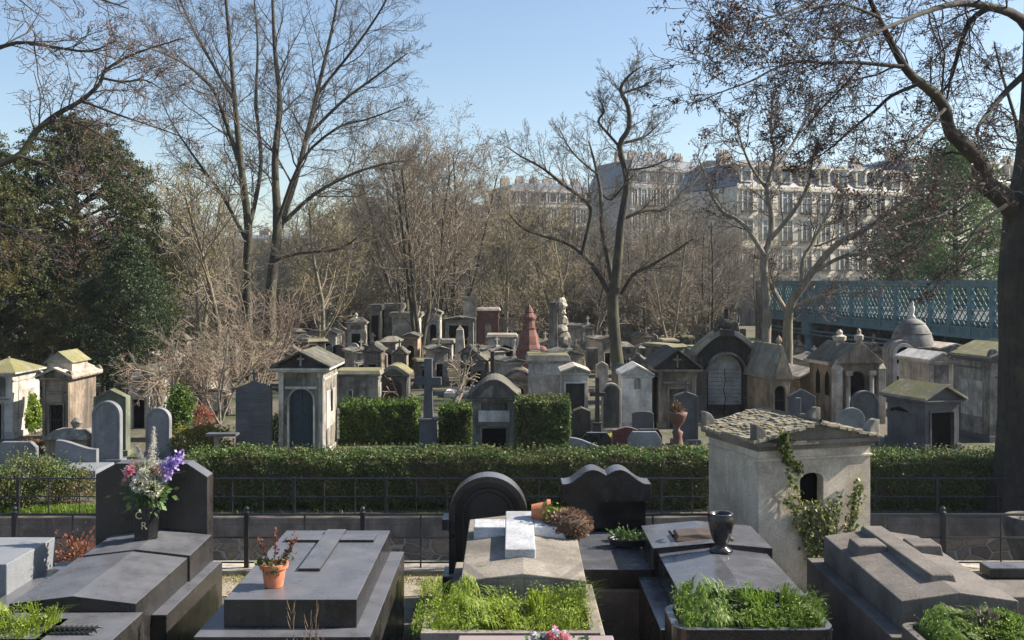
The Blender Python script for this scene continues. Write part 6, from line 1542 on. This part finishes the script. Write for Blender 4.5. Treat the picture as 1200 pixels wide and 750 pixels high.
# G: stepped light granite block at the left edge with its planter
t = thing('grave', 'stepped light blue grey granite grave cut by the left edge', 'grave', (-4.9, 8.6, 0))
MB().box(-.6, wx(24, 9.2) + 4.9, .35, 1.3, .6, .93).build('upper_block', LIGHTG, t, bevel=.008)
MB().box(-.7, wx(46, 9.0) + 4.9, .0, 1.5, .3, .599).build('middle_step', LIGHTG, t, bevel=.008)
MB().box(-.8, wx(52, 9.0) + 4.9, -.2, 1.7, 0, .299).build('lower_step', LIGHTG, t, bevel=.008)
trough('dark stone trough at the bottom left corner', -4.2, -3.42, 7.40, 7.9, 0, .80, DARKG, .05)
grassy('yellow green weeds in the trough at the bottom left corner', -4.15, -3.45, 7.44, 7.86, .75, .20, 700, GR2, 9, .6, True, 1100)
t = thing('shrub', 'dried orange-leaved little bush behind the left grave by the railing', 'shrub', (wx(88, 11.2), 11.3, 0))
rg = np.random.default_rng(12); c = rg.normal(0, 1, (900, 3)) * np.array([.16, .1, .12]) + np.array([0, 0, .35]); V, Q = leaves(c, .026, 12); fast('leaves', V, Q, leaf('rusty_leaves', [(.26, .08, .05), (.38, .16, .1), (.16, .10, .05)], .35), t)
V, Q = tubes([([(0, 0, 0), (rg.normal() * .05, 0, .2), (rg.normal() * .15, rg.normal() * .08, .42)], [.01, .007, .003]) for _ in range(9)], 5); fast('stem', V, Q, TWIGM, t)
# stone bowl by the trunk
t = thing('stone_bowl', 'large dark rounded stone bowl at the right edge behind the railing', 'basin', (wx(1203, 17), 16.9, -2.15))
MB().lathe([(.3, 0), (.22, .5), (.25, 1.0), (.36, 1.3), (.42, 1.55), (.38, 1.68), (.32, 1.68), (.25, 1.5)], 0, 0, 24).build('bowl', SOOT, t, smooth=True)

# H: small ivy-covered chapel on the near terrace
th_ = R(17); t = thing('ivy_chapel', 'small pale stone chapel tomb with ivy, arched window and mossy slab roof', 'mausoleum', (2.6, 10.8, 0), th_)
HS = stone('chapel_pale_plaster', (.50, .44, .35), (.24, .205, .16), moss=0, streak=.45, stain=.22, bumpd=.006)
HT = stone('chapel_roof_slab', (.17, .15, .12), (.06, .055, .05), moss=.2, streak=.5)
Wc, Lc, he = 1.38, 1.10, 1.61
wxl, wxr, wz0, wz1 = .50, .79, .98, 1.27      # window in the front
xc = (wxl + wxr) / 2; r_ = (wxr - wxl) / 2
arcl = [(xc + r_ * math.cos(a), wz1 - r_ * .0 + .0 + r_ * math.sin(a) * .55) for a in [PI - PI / 2 * i / 6 for i in range(7)]]
arcr = [(xc + r_ * math.cos(a), wz1 + r_ * math.sin(a) * .55) for a in [PI / 2 - PI / 2 * i / 6 for i in range(7)]]
m = MB()
m.prism([(0, 0), (xc, 0), (xc, wz0), (wxl, wz0)] + arcl + [(xc, he), (0, he)], 0, .14)
m.prism([(xc, 0), (Wc, 0), (Wc, he), (xc, he)] + arcr + [(wxr, wz0), (xc, wz0)], 0, .14)
m.box(0, Wc, .141, Lc, 0, he); m.build('wall', HS, t)
MB().box(wxl + .001, wxr - .001, .12, .139, wz0, wz1 + .08).build('window', DARKHOLE, t)
m = MB(); m.box(-.018, Wc + .018, -.018, Lc + .018, 1.50, 1.525); m.build('string_course', HS, t, bevel=.004)
m = MB(); m.box(-.03, Wc + .03, -.03, Lc + .03, he + .001, he + .05); m.box(-.07, Wc + .07, -.07, Lc + .07, he + .051, he + .10); m.build('cornice', HT, t, bevel=.006)
zb_ = he + .101
m = MB(); m.prism([(-.05, zb_), (Wc + .05, zb_), (Wc / 2, zb_ + .155)], -.04, Lc + .04); m.build('pediment', HT, t)
# roof laid with rough overlapping slabs, each course a little uneven
m = MB(); rr = random.Random(6)
NI, NJ = 15, 15
for sg in (-1, 1):
    for i in range(NI):
        y0 = -.09 + rr.uniform(-.02, .01)
        while y0 < Lc + .06:
            ln = rr.uniform(.05, .13); y1 = min(Lc + .10, y0 + ln)
            u0 = (i + rr.uniform(-.25, .25)) / NI; u1 = u0 + 1.7 / NI
            xa = Wc / 2 + sg * (Wc / 2 + .10) * (1 - u0); xb = Wc / 2 + sg * (Wc / 2 + .10) * max(0, 1 - u1)
            za = zb_ + .18 * u0 + .022; zc_ = zb_ + .18 * min(1, u1) + .012
            k = rr.uniform(-.004, .012); k2 = rr.uniform(-.004, .006); k3 = k + rr.uniform(-.006, .006)
            m.add([(xa, y0, za - .03 + k), (xb, y0, zc_ - .03 + k2), (xb, y1, zc_ - .03 + k2), (xa, y1, za - .03 + k), (xa, y0 + .004, za + k), (xb, y0, zc_ + k2), (xb, y1, zc_ + k2), (xa, y1 - .004, za + k3)],
                  [(0, 3, 2, 1), (4, 5, 6, 7), (0, 1, 5, 4), (1, 2, 6, 5), (2, 3, 7, 6), (3, 0, 4, 7)] if sg < 0 else [(0, 1, 2, 3), (4, 7, 6, 5), (0, 4, 5, 1), (1, 5, 6, 2), (2, 6, 7, 3), (3, 7, 4, 0)])
            y0 = y1 + rr.uniform(0, .008)
m.build('slab_roof', stone('roof_slabs_lichen', (.25, .225, .175), (.09, .08, .06), moss=.45, streak=.2, stain=.4, sc=3, mosscol=(.20, .17, .07)), t, jit=.004, seed=2)
MB().tube([(Wc / 2, -.1, zb_ + .20), (Wc / 2, Lc + .1, zb_ + .20)], .02, 7).build('ridge_stone', HT, t)
for (x, y) in ((-.07, -.07), (Wc + .07, -.07), (-.07, Lc + .07), (Wc + .07, Lc + .07)):
    q = arc(0, 0, .115, 0, PI / 2, 8)
    sx_ = 1 if x < 0 else -1; sy_ = 1 if y < 0 else -1
    m = MB(); m.prism([(x, zb_)] + [(x + sx_ * .135 * math.cos(a), zb_ + .19 * math.sin(a)) for a in [PI / 2 * i / 8 for i in range(9)]][::1], min(y, y + sy_ * .13), max(y, y + sy_ * .13))
    m.build('acroterion', LIME2, t, bevel=.01)
# ivy
t2 = thing('ivy', 'variegated ivy climbing the front of the small chapel around its window', 'ivy', (2.6, 10.8, 0), th_)
rg = np.random.default_rng(15); pol = []; cs = []
def vine(pts, dens, spread):
    P = [np.array((x, -.03 + rg.normal() * .008, z)) for x, z in pts]; Qp = []
    for a, b_ in zip(P[:-1], P[1:]):
        for f in np.linspace(0, 1, 6)[:-1]: Qp.append(a * (1 - f) + b_ * f + rg.normal(0, .009, 3) * np.array([1, .3, 1]))
    Qp.append(P[-1]); pol.append(([tuple(q) for q in Qp], [max(.0025, .009 * (1 - i / len(Qp))) for i in range(len(Qp))]))
    for a, b_ in zip(Qp[:-1], Qp[1:]):
        for _ in range(dens):
            f = rg.random(); cs.append(a * (1 - f) + b_ * f + rg.normal(0, spread, 3) * np.array([1, .35, 1]) + np.array([0, -.025, 0]))
vine([(.80, 0), (.74, .3), (.62, .6), (.52, .9), (.42, 1.2), (.33, 1.38)], 9, .03); vine([(.80, 0), (.80, .4), (.72, .8), (.68, 1.0)], 22, .045)
vine([(.82, 0), (.86, .4), (.90, .75), (.93, 1.05)], 17, .035); vine([(.84, 0), (.98, .4), (1.08, .7), (1.17, 1.0), (1.20, 1.26)], 15, .032)
vine([(.72, .3), (.56, .55), (.47, .8), (.40, .98), (.30, 1.1)], 13, .035); vine([(.62, .62), (.60, .9), (.56, 1.02)], 20, .04); vine([(.80, .5), (.80, .8), (.84, 1.0)], 20, .04); vine([(1.02, .45), (1.10, .85), (1.15, 1.1)], 18, .035)
c = np.array(cs); V, Q = leaves(c, .024, 15, aspect=.75); fast('leaves', V, Q, leaf('variegated_ivy', [(.04, .08, .02), (.10, .15, .04), (.30, .31, .12), (.42, .42, .22), (.16, .2, .06)], .3), t2)
V, Q = tubes(pol, 6); fast('stem', V, Q, plain('ivy_stem', (.12, .085, .06), .85), t2)
t3 = thing('ivy', 'dark ivy strand hanging from the chapel roof down to the window', 'ivy', (2.6, 10.8, 0), th_)
pol = []; cs = []
vine([(.30, 2.0), (.27, 1.82)], 8, .03); cs2 = []
P = [(.24, -.13, 1.80), (.22, -.14, 1.74), (.25, -.10, 1.62), (.31, -.04, 1.52), (.40, -.03, 1.46), (.52, -.02, 1.38)]
pol = [(P, [.008, .008, .007, .006, .005, .003])]; cs = []
for a, b_ in zip(P[:-1], P[1:]):
    for _ in range(70): f = rg.random(); cs.append(np.array(a) * (1 - f) + np.array(b_) * f + rg.normal(0, .03, 3) * np.array([1, .5, 1]))
V, Q = leaves(np.array(cs), .024, 16, aspect=.75); fast('leaves', V, Q, leaf('dark_ivy', [(.02, .04, .012), (.05, .08, .02), (.12, .15, .04), (.2, .22, .08)], .3), t3)
V, Q = tubes(pol, 6); fast('stem', V, Q, plain('ivy_stem', (1, 1, 1)), t3)
rg = np.random.default_rng(55); rr_ = []
for (x0, x1, y0, y1, n) in ((-1.02, -.62, 9.6, 11.3, 260), (-2.75, -2.45, 9.5, 11.2, 220), (.75, 1.1, 9.3, 9.8, 120), (4.1, 4.9, 10.2, 11.6, 260), (-4.6, -3.9, 10.6, 11.7, 300), (-1.0, -.6, 11.0, 11.6, 300)):
    rr_.append(np.stack([rg.uniform(x0, x1, n), rg.uniform(y0, y1, n), np.full(n, .004)], 1))
V, Q = blades(np.concatenate(rr_), .07, .006, .9, 56); tag(fast('grass', V, Q, GR2), 'sparse weeds in the gaps between the near graves', 'grass', kind='stuff')
# fallen leaves on the terrace
rg = np.random.default_rng(91); n = 1600
c = np.stack([rg.uniform(-6, 6, n), rg.uniform(9.3, 11.9, n), rg.uniform(.008, .02, n)], 1); V, Q = leaves(c, .02, 91, squash=.25)
tag(fast('leaf_litter', V, Q, leaf('litter', [(.2, .12, .06), (.3, .2, .1), (.12, .07, .04)], .2)), 'fallen brown leaves scattered between the near graves', 'fallen leaves', kind='stuff')
